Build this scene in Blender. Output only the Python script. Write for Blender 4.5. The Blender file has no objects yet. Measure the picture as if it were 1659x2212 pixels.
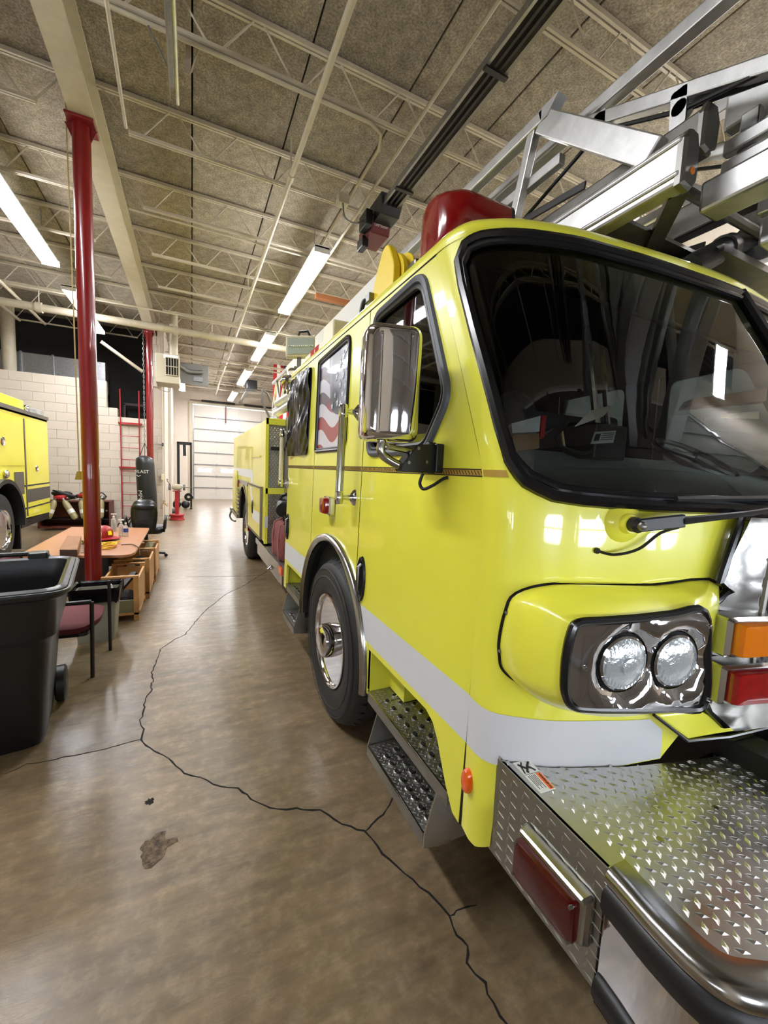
import bpy, bmesh, math, random
from mathutils import Vector, Matrix, geometry
random.seed(7)
PI = math.pi
sc = bpy.context.scene
COL = sc.collection
# ------------------------------------------------------------------ camera, world, exposure
FPX, CX, CY = 874.127, 829.5, 1106.0
ROT = Matrix(((0.90329463, -0.00294473, 0.42901065), (-0.4267968, -0.10785479, 0.897893), (0.0436268, -0.9941623, -0.09868145)))
EYE = Vector((0, 0, 1.6))
cam = bpy.data.cameras.new('camera'); cam_o = bpy.data.objects.new('camera', cam); COL.objects.link(cam_o)
cam.sensor_fit = 'HORIZONTAL'; cam.sensor_width = 36.0; cam.lens = FPX * 36.0 / 1659.0; cam.clip_start = 0.02; cam.clip_end = 200
mw = Matrix(((ROT[0][0], -ROT[0][1], -ROT[0][2], EYE.x), (ROT[1][0], -ROT[1][1], -ROT[1][2], EYE.y), (ROT[2][0], -ROT[2][1], -ROT[2][2], EYE.z), (0, 0, 0, 1)))
cam_o.matrix_world = mw
sc.camera = cam_o
world = bpy.data.worlds.new('world'); sc.world = world; world.use_nodes = True
world.node_tree.nodes['Background'].inputs[0].default_value = (0.9, 0.95, 1.0, 1)
world.node_tree.nodes['Background'].inputs[1].default_value = 1.0
sc.view_settings.view_transform = 'Standard'; sc.view_settings.look = 'None'
sc.view_settings.gamma = 1.0; sc.view_settings.use_curve_mapping = False
sc.view_settings.exposure = 1.42
TUBE = 34.0      # emission of the fluorescent tubes
PANE = 9.5       # daylight on the door windows

def ray(px, py): return ROT @ Vector((px - CX, py - CY, FPX))
def at(px, py, x=None, y=None, z=None):
    "world point seen at a photograph pixel on the plane x=, y= or z="
    d = ray(px, py)
    t = (x - EYE.x) / d.x if x is not None else (y - EYE.y) / d.y if y is not None else (z - EYE.z) / d.z
    return EYE + d * t
def atpl(px, py, p, n):
    d = ray(px, py); return EYE + d * ((Vector(p) - EYE).dot(n) / d.dot(n))

# ------------------------------------------------------------------ materials
def lin(c):
    c = c / 255.0
    return c / 12.92 if c <= 0.04045 else ((c + 0.055) / 1.055) ** 2.4
def rgb(c): return (lin(c[0]), lin(c[1]), lin(c[2]), 1)
MATS = {}
def mat(name, col, rough=0.5, metal=0.0, coat=0.0, var=None, bump=None, emit=None, alpha=None, spec=None, rvar=None, trans=None, ior=None):
    """var=(scale, second colour, contrast) mottling; bump=(scale, strength); rvar=(scale, rough2)"""
    m = bpy.data.materials.new(name); m.use_nodes = True; nt = m.node_tree; b = nt.nodes['Principled BSDF']
    b.inputs['Base Color'].default_value = rgb(col); b.inputs['Roughness'].default_value = rough; b.inputs['Metallic'].default_value = metal
    b.inputs['Coat Weight'].default_value = coat
    if coat: b.inputs['Coat Roughness'].default_value = 0.04
    if spec is not None: b.inputs['Specular IOR Level'].default_value = spec
    if trans: b.inputs['Transmission Weight'].default_value = trans
    if ior: b.inputs['IOR'].default_value = ior
    if emit: b.inputs['Emission Color'].default_value = rgb(emit[0]); b.inputs['Emission Strength'].default_value = emit[1]
    if alpha is not None: b.inputs['Alpha'].default_value = alpha
    if var or bump or rvar:
        tc = nt.nodes.new('ShaderNodeTexCoord')
    if var:
        n = nt.nodes.new('ShaderNodeTexNoise'); n.inputs['Scale'].default_value = var[0]; n.inputs['Detail'].default_value = 6; n.inputs['Roughness'].default_value = 0.65
        nt.links.new(tc.outputs['Object'], n.inputs['Vector'])
        r = nt.nodes.new('ShaderNodeValToRGB'); k = var[2] if len(var) > 2 else 0.2
        r.color_ramp.elements[0].position = 0.5 - k; r.color_ramp.elements[1].position = 0.5 + k
        r.color_ramp.elements[0].color = rgb(col); r.color_ramp.elements[1].color = rgb(var[1])
        nt.links.new(n.outputs['Fac'], r.inputs['Fac']); nt.links.new(r.outputs['Color'], b.inputs['Base Color'])
    if rvar:
        n = nt.nodes.new('ShaderNodeTexNoise'); n.inputs['Scale'].default_value = rvar[0]; n.inputs['Detail'].default_value = 4
        nt.links.new(tc.outputs['Object'], n.inputs['Vector'])
        mr = nt.nodes.new('ShaderNodeMapRange'); mr.inputs['From Min'].default_value = 0.3; mr.inputs['From Max'].default_value = 0.7
        mr.inputs['To Min'].default_value = rough; mr.inputs['To Max'].default_value = rvar[1]
        nt.links.new(n.outputs['Fac'], mr.inputs['Value']); nt.links.new(mr.outputs['Result'], b.inputs['Roughness'])
    if bump:
        n = nt.nodes.new('ShaderNodeTexNoise'); n.inputs['Scale'].default_value = bump[0]; n.inputs['Detail'].default_value = 4
        nt.links.new(tc.outputs['Object'], n.inputs['Vector'])
        bp = nt.nodes.new('ShaderNodeBump'); bp.inputs['Strength'].default_value = bump[1]; bp.inputs['Distance'].default_value = 0.01
        nt.links.new(n.outputs['Fac'], bp.inputs['Height']); nt.links.new(bp.outputs['Normal'], b.inputs['Normal'])
    MATS[name] = m; return m
YEL = mat('lime_yellow_paint', (232, 230, 74), 0.3, coat=0.7, var=(1.3, (228, 227, 68), 0.3))
YEL2 = mat('dull_yellow_paint', (222, 214, 58), 0.32, coat=0.6, var=(2.0, (214, 208, 62), 0.25))
YELP = mat('chrome_yellow_paint', (225, 196, 20), 0.45)
STRIPE = mat('white_reflective_tape', (210, 211, 214), 0.5, var=(6, (203, 204, 208), 0.3))
CHROME = mat('polished_chrome', (215, 215, 220), 0.06, 1.0)
STEEL = mat('stainless_steel', (170, 169, 166), 0.2, 1.0, bump=(60, 0.02))
STEELD = mat('dull_steel', (130, 128, 124), 0.4, 1.0)
BRIGHT = mat('bright_aluminium', (205, 205, 203), 0.34, 1.0, var=(14, (178, 178, 176), 0.25), rvar=(5, 0.5))
ALUD = mat('dark_aluminium', (120, 118, 112), 0.45, 0.9, var=(9, (90, 88, 82), 0.25))
PLATE = mat('tread_plate', (200, 200, 196), 0.24, 1.0, rvar=(8, 0.42), bump=(120, 0.03))
PLATED = mat('dull_tread_plate', (158, 156, 150), 0.33, 1.0, rvar=(8, 0.5))
RUB = mat('black_rubber', (18, 18, 20), 0.45, bump=(200, 0.03))
GASK = mat('glossy_rubber_gasket', (14, 14, 16), 0.22)
TIRE = mat('tyre_rubber', (30, 30, 31), 0.62, var=(9, (40, 40, 40), 0.3), bump=(90, 0.05))
BLK = mat('black_paint', (14, 14, 15), 0.4)
BLKP = mat('black_plastic', (15, 16, 18), 0.38, bump=(150, 0.08))
DARK = mat('dark_recess', (12, 12, 12), 0.9)
REDL = mat('red_lens', (150, 6, 10), 0.12, coat=0.8, var=(40, (120, 4, 8), 0.3))
REDB = mat('red_lightbar_plastic', (122, 5, 10), 0.15, coat=1.0)
DREDL = mat('dark_red_lens', (66, 4, 6), 0.15, coat=0.4, bump=(90, 0.08), spec=0.3)
AMB = mat('amber_lens', (205, 110, 8), 0.12, coat=0.8, bump=(120, 0.1))
ORA = mat('orange_lens', (232, 92, 8), 0.2, coat=0.4, bump=(120, 0.1))
LENS = mat('clear_lamp_lens', (205, 212, 216), 0.12, 0.55, coat=1.0, bump=(70, 0.35))
REDP = mat('red_gloss_paint', (122, 6, 11), 0.3, coat=0.5, var=(2, (110, 5, 9), 0.3))
REDD = mat('red_matte_paint', (150, 18, 22), 0.45)
MAROON = mat('maroon_fabric', (84, 20, 28), 0.85, bump=(300, 0.2))
BAGM = mat('faded_red_canvas', (128, 66, 66), 0.9, var=(20, (104, 50, 52), 0.2), bump=(60, 0.3))
CREAM = mat('cream_painted_steel', (186, 177, 158), 0.5, var=(8, (168, 157, 134), 0.3))
CEIL = mat('wood_fibre_ceiling_board', (132, 122, 106), 0.95, var=(9, (172, 161, 143), 0.16), bump=(70, 0.6))
WALL = mat('cream_block_paint', (204, 194, 180), 0.6, var=(3, (194, 182, 166), 0.3), bump=(40, 0.1))
MORT = mat('painted_mortar', (190, 178, 162), 0.8)
WALLD = mat('painted_shade_board', (26, 25, 24), 0.9, var=(3, (18, 17, 16), 0.2))  # near-black base colour stands in for the loft's lack of light
DOORW = mat('white_door_steel', (200, 194, 184), 0.45, var=(3, (190, 183, 172), 0.3))
DOORF = mat('tan_front_door_steel', (112, 104, 94), 0.5)
DOORG = mat('pressed_groove_shade', (196, 190, 180), 0.6)
DOORL = mat('grey_door_joint', (120, 122, 124), 0.6)
GALV = mat('galvanised_steel', (165, 166, 168), 0.35, 0.9, var=(25, (140, 141, 143), 0.2))
WHITE = mat('white_enamel', (226, 226, 224), 0.4)
IVORY = mat('ivory_plastic', (214, 204, 172), 0.45)
GREYP = mat('grey_plastic', (150, 148, 136), 0.5, var=(5, (132, 130, 118), 0.3))
WOOD = mat('pine_board', (186, 140, 84), 0.55, var=(6, (160, 112, 62), 0.2), bump=(30, 0.1))
WOODG = mat('weathered_board', (120, 112, 80), 0.7, var=(6, (96, 90, 62), 0.2))
WOODR = mat('red_brown_board', (104, 46, 34), 0.5, var=(5, (84, 34, 26), 0.2))
TABLE = mat('laminate_tabletop', (172, 122, 88), 0.35, var=(3, (160, 108, 76), 0.3))
TABLED = mat('brown_panel', (58, 34, 26), 0.6)
LEATH = mat('black_leather', (16, 16, 17), 0.35, bump=(60, 0.2))
VINYL = mat('black_vinyl', (22, 23, 25), 0.4, bump=(25, 0.3))
FOIL = mat('black_plastic_film', (6, 6, 7), 0.26, bump=(9, 0.6), spec=0.16)
TIMB = mat('aged_orange_timber', (138, 82, 40), 0.7)
REDM = mat('dark_red_cover', (96, 16, 18), 0.45)
PRINT = mat('white_print', (206, 206, 200), 0.7)
ORANGEP = mat('orange_print', (226, 104, 40), 0.6)
BLKPR = mat('black_print', (20, 20, 20), 0.7)
PAPER = mat('cream_paper', (226, 218, 196), 0.8)
CARDB = mat('brown_cardboard', (150, 112, 76), 0.8)
CORDY = mat('yellow_cord', (226, 190, 30), 0.6)
CORDO = mat('orange_cord', (196, 96, 24), 0.6)
ROPE = mat('tan_rope', (160, 138, 88), 0.8)
GOLD = mat('gold_pinstripe', (176, 140, 62), 0.4)
DASH = mat('grey_dashboard', (150, 160, 158), 0.7, bump=(80, 0.1))
INT = mat('dark_cab_trim', (30, 32, 34), 0.8)
SEATM = mat('dark_grey_seat', (46, 48, 50), 0.8)
CLEARP = mat('clear_plastic', (225, 230, 232), 0.1, trans=0.75, ior=1.3)
BLUEP = mat('blue_label', (40, 70, 150), 0.5)
OLIVE = mat('olive_canvas', (96, 88, 62), 0.9, bump=(40, 0.3))
TUBEM = mat('lit_tube', (255, 255, 255), 0.5, emit=((248, 250, 255), TUBE))
PANEM = mat('daylit_pane', (240, 244, 250), 0.3, emit=((236, 244, 255), PANE))
BLUEF = mat('navy_flag_cloth', (20, 26, 52), 0.8)
REDF = mat('red_flag_cloth', (172, 20, 34), 0.8)
WHITEF = mat('white_flag_cloth', (226, 222, 216), 0.8)
CYLY = mat('pale_yellow_cylinder', (140, 128, 92), 0.4)
TAN = mat('tan_metal', (170, 162, 140), 0.5)
CONCD = mat('crack_shadow', (16, 13, 10), 0.95)
SPALL = mat('chipped_concrete', (112, 95, 72), 0.9, var=(34, (58, 46, 34), 0.12), bump=(60, 0.9))

def glass(name, tint, refl_rough=0.02, fac=0.85):
    m = bpy.data.materials.new(name); m.use_nodes = True; nt = m.node_tree
    nt.nodes.remove(nt.nodes['Principled BSDF']); out = nt.nodes['Material Output']
    tr = nt.nodes.new('ShaderNodeBsdfTransparent'); tr.inputs[0].default_value = (*tint, 1)
    gl = nt.nodes.new('ShaderNodeBsdfGlossy'); gl.inputs['Roughness'].default_value = refl_rough; gl.inputs[0].default_value = (1, 1, 1, 1)
    fr = nt.nodes.new('ShaderNodeFresnel'); fr.inputs[0].default_value = 1.5
    mx = nt.nodes.new('ShaderNodeMixShader')
    nt.links.new(fr.outputs[0], mx.inputs[0]); nt.links.new(tr.outputs[0], mx.inputs[1]); nt.links.new(gl.outputs[0], mx.inputs[2]); nt.links.new(mx.outputs[0], out.inputs[0])
    MATS[name] = m; return m
WSGLASS = glass('tinted_windscreen_glass', (0.55, 0.60, 0.60))
SIDEGL = glass('dark_side_glass', (0.25, 0.28, 0.29))

def floor_mat():
    m = bpy.data.materials.new('stained_polished_concrete'); m.use_nodes = True; nt = m.node_tree; b = nt.nodes['Principled BSDF']
    tc = nt.nodes.new('ShaderNodeTexCoord')
    def noise(s, d=6, r=0.6, dist=0.0):
        n = nt.nodes.new('ShaderNodeTexNoise'); n.inputs['Scale'].default_value = s; n.inputs['Detail'].default_value = d; n.inputs['Roughness'].default_value = r; n.inputs['Distortion'].default_value = dist
        nt.links.new(tc.outputs['Object'], n.inputs['Vector']); return n
    def ramp(src, stops):
        r = nt.nodes.new('ShaderNodeValToRGB'); cr = r.color_ramp
        while len(cr.elements) < len(stops): cr.elements.new(0.5)
        for e, (p, c) in zip(cr.elements, stops): e.position = p; e.color = rgb(c)
        nt.links.new(src, r.inputs['Fac']); return r
    a = ramp(noise(1.7, 9, 0.6).outputs['Fac'], [(0.28, (82, 66, 47)), (0.46, (108, 90, 67)), (0.60, (126, 107, 82)), (0.78, (148, 130, 102))])
    c = ramp(noise(13, 9, 0.68).outputs['Fac'], [(0.22, (92, 76, 56)), (0.50, (116, 99, 75)), (0.78, (166, 150, 122))])
    mx = nt.nodes.new('ShaderNodeMix'); mx.data_type = 'RGBA'; mx.inputs[0].default_value = 0.5
    nt.links.new(a.outputs['Color'], mx.inputs[6]); nt.links.new(c.outputs['Color'], mx.inputs[7])
    nt.links.new(mx.outputs[2], b.inputs['Base Color'])
    mr = nt.nodes.new('ShaderNodeMapRange'); mr.inputs['From Min'].default_value = 0.3; mr.inputs['From Max'].default_value = 0.7; mr.inputs['To Min'].default_value = 0.3; mr.inputs['To Max'].default_value = 0.4
    nt.links.new(noise(5, 6, 0.7).outputs['Fac'], mr.inputs['Value']); nt.links.new(mr.outputs['Result'], b.inputs['Roughness'])
    # trowel streaks: long noise laid across the bay
    mp_ = nt.nodes.new('ShaderNodeMapping'); mp_.inputs['Rotation'].default_value = (0, 0, 0.55); mp_.inputs['Scale'].default_value = (3.0, 15.0, 1.0)
    nt.links.new(tc.outputs['Object'], mp_.inputs['Vector'])
    sn = nt.nodes.new('ShaderNodeTexNoise'); sn.inputs['Scale'].default_value = 1.0; sn.inputs['Detail'].default_value = 7; sn.inputs['Roughness'].default_value = 0.7; sn.inputs['Distortion'].default_value = 0.0
    nt.links.new(mp_.outputs['Vector'], sn.inputs['Vector'])
    sr = nt.nodes.new('ShaderNodeValToRGB'); sr.color_ramp.elements[0].position = 0.3; sr.color_ramp.elements[1].position = 0.72
    sr.color_ramp.elements[0].color = (0.33, 0.33, 0.33, 1); sr.color_ramp.elements[1].color = (0.72, 0.71, 0.68, 1); nt.links.new(sn.outputs['Fac'], sr.inputs['Fac'])
    ov = nt.nodes.new('ShaderNodeMix'); ov.data_type = 'RGBA'; ov.blend_type = 'OVERLAY'; ov.inputs[0].default_value = 0.85
    nt.links.new(mx.outputs[2], ov.inputs[6]); nt.links.new(sr.outputs['Color'], ov.inputs[7]); nt.links.new(ov.outputs[2], b.inputs['Base Color'])
    bp = nt.nodes.new('ShaderNodeBump'); bp.inputs['Strength'].default_value = 0.16; bp.inputs['Distance'].default_value = 0.02
    nt.links.new(sn.outputs['Fac'], bp.inputs['Height']); nt.links.new(bp.outputs['Normal'], b.inputs['Normal'])
    bp2_ = nt.nodes.new('ShaderNodeBump'); bp2_.inputs['Strength'].default_value = 0.09; bp2_.inputs['Distance'].default_value = 0.02
    nt.links.new(sn.outputs['Fac'], bp2_.inputs['Height']); nt.links.new(bp2_.outputs['Normal'], b.inputs['Coat Normal'])
    return m
FLOORM = floor_mat()
fb_ = FLOORM.node_tree.nodes['Principled BSDF']; fb_.inputs['Coat Weight'].default_value = 0.35; fb_.inputs['Coat Roughness'].default_value = 0.2

def ceil_mat():
    "wood fibre board with a random tone for each board"
    nt = CEIL.node_tree; b = nt.nodes['Principled BSDF']
    oi = nt.nodes.new('ShaderNodeObjectInfo'); hsv = nt.nodes.new('ShaderNodeHueSaturation')
    mr = nt.nodes.new('ShaderNodeMapRange'); mr.inputs['To Min'].default_value = 0.82; mr.inputs['To Max'].default_value = 1.08
    nt.links.new(oi.outputs['Random'], mr.inputs['Value']); nt.links.new(mr.outputs['Result'], hsv.inputs['Value'])
    src = b.inputs['Base Color'].links[0].from_socket
    n = nt.nodes.new('ShaderNodeTexNoise'); n.inputs['Scale'].default_value = 55; n.inputs['Detail'].default_value = 5
    tc = nt.nodes.new('ShaderNodeTexCoord'); nt.links.new(tc.outputs['Object'], n.inputs['Vector'])
    r = nt.nodes.new('ShaderNodeValToRGB'); r.color_ramp.elements[0].position = 0.38; r.color_ramp.elements[1].position = 0.62
    r.color_ramp.elements[0].color = (0.45, 0.43, 0.4, 1); r.color_ramp.elements[1].color = (1, 1, 1, 1)
    nt.links.new(n.outputs['Fac'], r.inputs['Fac'])
    mx = nt.nodes.new('ShaderNodeMix'); mx.data_type = 'RGBA'; mx.blend_type = 'MULTIPLY'; mx.inputs[0].default_value = 0.75
    nt.links.new(src, mx.inputs[6]); nt.links.new(r.outputs['Color'], mx.inputs[7])
    nt.links.new(mx.outputs[2], hsv.inputs['Color']); nt.links.new(hsv.outputs['Color'], b.inputs['Base Color'])
ceil_mat()

# ------------------------------------------------------------------ geometry helpers
class MB:
    "collects geometry in world coordinates; build() links it as one mesh object"
    def __init__(s): s.v = []; s.f = []
    def add(s, vs, fs):
        o = len(s.v); s.v += [tuple(v) for v in vs]; s.f += [tuple(i + o for i in f) for f in fs]; return s
    def bx(s, x0, x1, y0, y1, z0, z1):
        v = [(x, y, z) for x in (x0, x1) for y in (y0, y1) for z in (z0, z1)]
        return s.add(v, [(0, 1, 3, 2), (4, 6, 7, 5), (0, 4, 5, 1), (2, 3, 7, 6), (0, 2, 6, 4), (1, 5, 7, 3)])
    def hexa(s, bot, top):
        n = len(bot)
        return s.add(list(bot) + list(top), [tuple(reversed(range(n))), tuple(range(n, 2 * n))] + [(i, (i + 1) % n, n + (i + 1) % n, n + i) for i in range(n)])
    def beam(s, p, q, w, h, up=(0, 0, 1)):
        p = Vector(p); q = Vector(q); d = (q - p).normalized(); up = Vector(up)
        if abs(d.dot(up)) > 0.98: up = Vector((0, 1, 0))
        a = d.cross(up).normalized() * (w / 2); b = a.cross(d).normalized() * (h / 2)
        return s.hexa([p - a - b, p + a - b, p + a + b, p - a + b], [q - a - b, q + a - b, q + a + b, q - a + b])
    def tube(s, pts, r, n=8, closed=False):
        pts = [Vector(p) for p in pts]; m = len(pts)
        rs = r if isinstance(r, (list, tuple)) else [r] * m
        tang = []
        for i in range(m):
            if closed: t = pts[(i + 1) % m] - pts[i - 1]
            else: t = pts[min(m - 1, i + 1)] - pts[max(0, i - 1)]
            tang.append(t.normalized() if t.length > 1e-9 else Vector((0, 0, 1)))
        a = tang[0].cross(Vector((0, 0, 1)))
        if a.length < 0.05: a = tang[0].cross(Vector((0, 1, 0)))
        a.normalize(); vs = []; fs = []
        for i in range(m):
            a = (a - tang[i] * a.dot(tang[i])); a.normalize(); b = tang[i].cross(a)
            for k in range(n):
                th = 2 * PI * k / n; vs.append(pts[i] + (a * math.cos(th) + b * math.sin(th)) * rs[i])
        for i in range(m if closed else m - 1):
            j = (i + 1) % m
            for k in range(n): fs.append((i * n + k, i * n + (k + 1) % n, j * n + (k + 1) % n, j * n + k))
        if not closed: fs += [tuple(reversed(range(n))), tuple(range((m - 1) * n, m * n))]
        return s.add(vs, fs)
    def lathe(s, prof, o, axis=(0, 0, 1), n=24, closed=False, ref=None):
        "prof = [(radius, height along axis)]"
        o = Vector(o); ax = Vector(axis).normalized(); a = ax.cross(Vector(ref or (0, 0, 1)))
        if a.length < 0.05: a = ax.cross(Vector((0, 1, 0)))
        a.normalize(); b = ax.cross(a); vs = []; fs = []; m = len(prof)
        for (r, h) in prof:
            for k in range(n):
                th = 2 * PI * k / n; vs.append(o + ax * h + (a * math.cos(th) + b * math.sin(th)) * r)
        for i in range(m if closed else m - 1):
            j = (i + 1) % m
            for k in range(n): fs.append((i * n + k, i * n + (k + 1) % n, j * n + (k + 1) % n, j * n + k))
        if not closed:
            if prof[0][0] > 1e-6: fs.append(tuple(reversed(range(n))))
            if prof[-1][0] > 1e-6: fs.append(tuple(range((m - 1) * n, m * n)))
        return s.add(vs, fs)
    def ball(s, c, r, n=12, sc=(1, 1, 1)):
        vs = []; fs = []; m = n // 2
        for i in range(m + 1):
            ph = PI * i / m
            for k in range(n): vs.append((c[0] + r * sc[0] * math.sin(ph) * math.cos(2 * PI * k / n), c[1] + r * sc[1] * math.sin(ph) * math.sin(2 * PI * k / n), c[2] + r * sc[2] * math.cos(ph)))
        for i in range(m):
            for k in range(n): fs.append((i * n + k, i * n + (k + 1) % n, (i + 1) * n + (k + 1) % n, (i + 1) * n + k))
        return s.add(vs, fs)
    def loft(s, loops, caps=(True, True), closed=True):
        n = len(loops[0]); vs = [v for l in loops for v in l]; fs = []
        for i in range(len(loops) - 1):
            for k in range(n if closed else n - 1): fs.append((i * n + k, i * n + (k + 1) % n, (i + 1) * n + (k + 1) % n, (i + 1) * n + k))
        if caps[0]: fs.append(tuple(reversed(range(n))))
        if caps[1]: fs.append(tuple(range((len(loops) - 1) * n, len(loops) * n)))
        return s.add(vs, fs)
    def prism(s, poly, fn, d):
        "poly 2-D outline, fn(a, b) -> world point, d = thickness vector"
        d = Vector(d); bot = [Vector(fn(*p)) for p in poly]; return s.hexa(bot, [b + d for b in bot])
    def build(s, name, m, parent=None, smooth=35, bevel=0.0, solid=0.0, kind=None, label=None, clean=True, inner=None, out=None):
        off = ORIG.get(parent.name, Vector((0, 0, 0))) if parent else Vector((0, 0, 0))
        me = bpy.data.meshes.new(name); me.from_pydata([Vector(v) - off for v in s.v], [], s.f)
        if clean:
            bm = bmesh.new(); bm.from_mesh(me); bmesh.ops.remove_doubles(bm, verts=bm.verts, dist=1e-6); bmesh.ops.recalc_face_normals(bm, faces=bm.faces); bm.to_mesh(me); bm.free()
        if out is not None:
            n_ = sum((p.normal * p.area for p in me.polygons), Vector())
            if n_.dot(Vector(out)) < 0: me.flip_normals()
        if smooth:
            me.polygons.foreach_set('use_smooth', [True] * len(me.polygons)); me.set_sharp_from_angle(angle=math.radians(smooth))
        me.materials.append(m)
        o = bpy.data.objects.new(name, me); COL.objects.link(o)
        if parent: o.parent = parent; ORIG[o.name] = off
        if solid:
            md = o.modifiers.new('thickness', 'SOLIDIFY'); md.thickness = solid; md.offset = -1
            if inner: me.materials.append(inner); md.material_offset = 1; md.material_offset_rim = 1 if out and out[0] > 0 else 0
            md = o.modifiers.new('split', 'EDGE_SPLIT'); md.split_angle = math.radians(45)
        if bevel: md = o.modifiers.new('edges', 'BEVEL'); md.width = bevel; md.segments = 2; md.limit_method = 'ANGLE'; md.angle_limit = math.radians(40)
        if kind: o['kind'] = kind
        if label: o['label'] = label
        return o
ORIG = {}
def tag(o, label, cat, group=None, kind=None):
    if label: o['label'] = label
    if cat: o['category'] = cat
    if group: o['group'] = group
    if kind: o['kind'] = kind
    return o
def thing(name, label, cat, loc=(0, 0, 0), group=None, kind=None):
    o = bpy.data.objects.new(name, None); o.empty_display_size = 0.1; COL.objects.link(o); o.location = loc; ORIG[o.name] = Vector(loc)
    return tag(o, label, cat, group, kind)
def struct(o, label=None): o['kind'] = 'structure'; return tag(o, label, None)
def single(mb, name, m, label, cat, group=None, **k):
    "a thing that is one mesh, origin at its base centre"
    xs = [v[0] for v in mb.v]; ys = [v[1] for v in mb.v]; zs = [v[2] for v in mb.v]
    c = Vector(((min(xs) + max(xs)) / 2, (min(ys) + max(ys)) / 2, min(zs)))
    mb.v = [tuple(Vector(v) - c) for v in mb.v]; o = mb.build(name, m, None, **k); o.location = c; ORIG[o.name] = c
    return tag(o, label, cat, group)
def copy_tree(o, parent=None):
    c = o.copy(); COL.objects.link(c); c.parent = parent
    if o.name in ORIG: ORIG[c.name] = ORIG[o.name].copy()
    for ch in list(o.children): copy_tree(ch, c)
    return c
def rpoly(pts, r, n=5):
    "polygon with rounded corners; r one radius or one for each corner"
    out = []; m = len(pts)
    for i in range(m):
        p = Vector(pts[i]); a = Vector(pts[i - 1]); b = Vector(pts[(i + 1) % m]); rr = r[i] if isinstance(r, (list, tuple)) else r
        if rr <= 0: out.append((p.x, p.y)); continue
        u = (a - p); v = (b - p); L = min(rr, u.length * 0.49, v.length * 0.49); u.normalize(); v.normalize()
        for k in range(n + 1):
            t = k / n; q = (p + u * L) * (1 - t) ** 2 + p * 2 * t * (1 - t) + (p + v * L) * t * t; out.append((q.x, q.y))
    return out
def spline(pts, k=8, closed=False):
    pts = [Vector(p) for p in pts]; n = len(pts); out = []
    for i in range(n if closed else n - 1):
        if closed: a, b, c, d = pts[i - 1], pts[i], pts[(i + 1) % n], pts[(i + 2) % n]
        else: a, b, c, d = pts[max(0, i - 1)], pts[i], pts[i + 1], pts[min(n - 1, i + 2)]
        for j in range(k):
            t = j / k; out.append(0.5 * ((2 * b) + (c - a) * t + (2 * a - 5 * b + 4 * c - d) * t * t + (3 * b - a - 3 * c + d) * t ** 3))
    if not closed: out.append(pts[-1])
    return out
def resample(poly, step):
    out = []; n = len(poly)
    for i in range(n):
        a = Vector(poly[i]); b = Vector(poly[(i + 1) % n]); k = max(1, int((b - a).length / step))
        for j in range(k): out.append(tuple(a + (b - a) * (j / k)))
    return out
def inside(p, poly):
    x, y = p; c = False; j = len(poly) - 1
    for i in range(len(poly)):
        if (poly[i][1] > y) != (poly[j][1] > y) and x < (poly[j][0] - poly[i][0]) * (y - poly[i][1]) / (poly[j][1] - poly[i][1]) + poly[i][0]: c = not c
        j = i
    return c
def sheet(outer, holes, fn, step=0.06):
    "triangulated sheet: 2-D outline with holes, mapped into the world by fn(a, b)"
    outer = resample(outer, step); holes = [resample(h, step) for h in holes]
    vs = []; es = []
    for loop in [outer] + holes:
        o = len(vs); vs += [Vector(p) for p in loop]; es += [(o + i, o + (i + 1) % len(loop)) for i in range(len(loop))]
    x0 = min(p[0] for p in outer); x1 = max(p[0] for p in outer); y0 = min(p[1] for p in outer); y1 = max(p[1] for p in outer)
    bound = list(vs); g = step * 1.3; y = y0 + g / 2; row = 0
    while y < y1:
        x = x0 + g / 2 + (row % 2) * g / 2
        while x < x1:
            p = (x, y)
            if inside(p, outer) and not any(inside(p, h) for h in holes) and all((b.x - x) ** 2 + (b.y - y) ** 2 > (0.45 * step) ** 2 for b in bound): vs.append(Vector(p))
            x += g
        y += g; row += 1
    r = geometry.delaunay_2d_cdt(vs, es, [], 0, 1e-7)
    V, F = r[0], r[2]; mb = MB(); fs = []
    for f in F:
        c = (sum(V[i].x for i in f) / len(f), sum(V[i].y for i in f) / len(f))
        if inside(c, outer) and not any(inside(c, h) for h in holes): fs.append(tuple(f))
    mb.add([fn(v.x, v.y) for v in V], fs); return mb
def text_mb(txt, size, fn, depth=0.002):
    "lettering as a mesh; fn maps (x, y, depth) of the text plane into the world"
    cu = bpy.data.curves.new('lettering', 'FONT'); cu.body = txt; cu.size = size; cu.align_x = 'CENTER'; cu.align_y = 'CENTER'; cu.extrude = depth / 2; cu.resolution_u = 3
    o = bpy.data.objects.new('lettering', cu); COL.objects.link(o)
    dg = bpy.context.evaluated_depsgraph_get(); me = bpy.data.meshes.new_from_object(o.evaluated_get(dg))
    mb = MB(); mb.add([fn(v.co.x, v.co.y, v.co.z) for v in me.vertices], [tuple(p.vertices) for p in me.polygons])
    bpy.data.objects.remove(o); bpy.data.meshes.remove(me); bpy.data.curves.remove(cu); return mb
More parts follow.
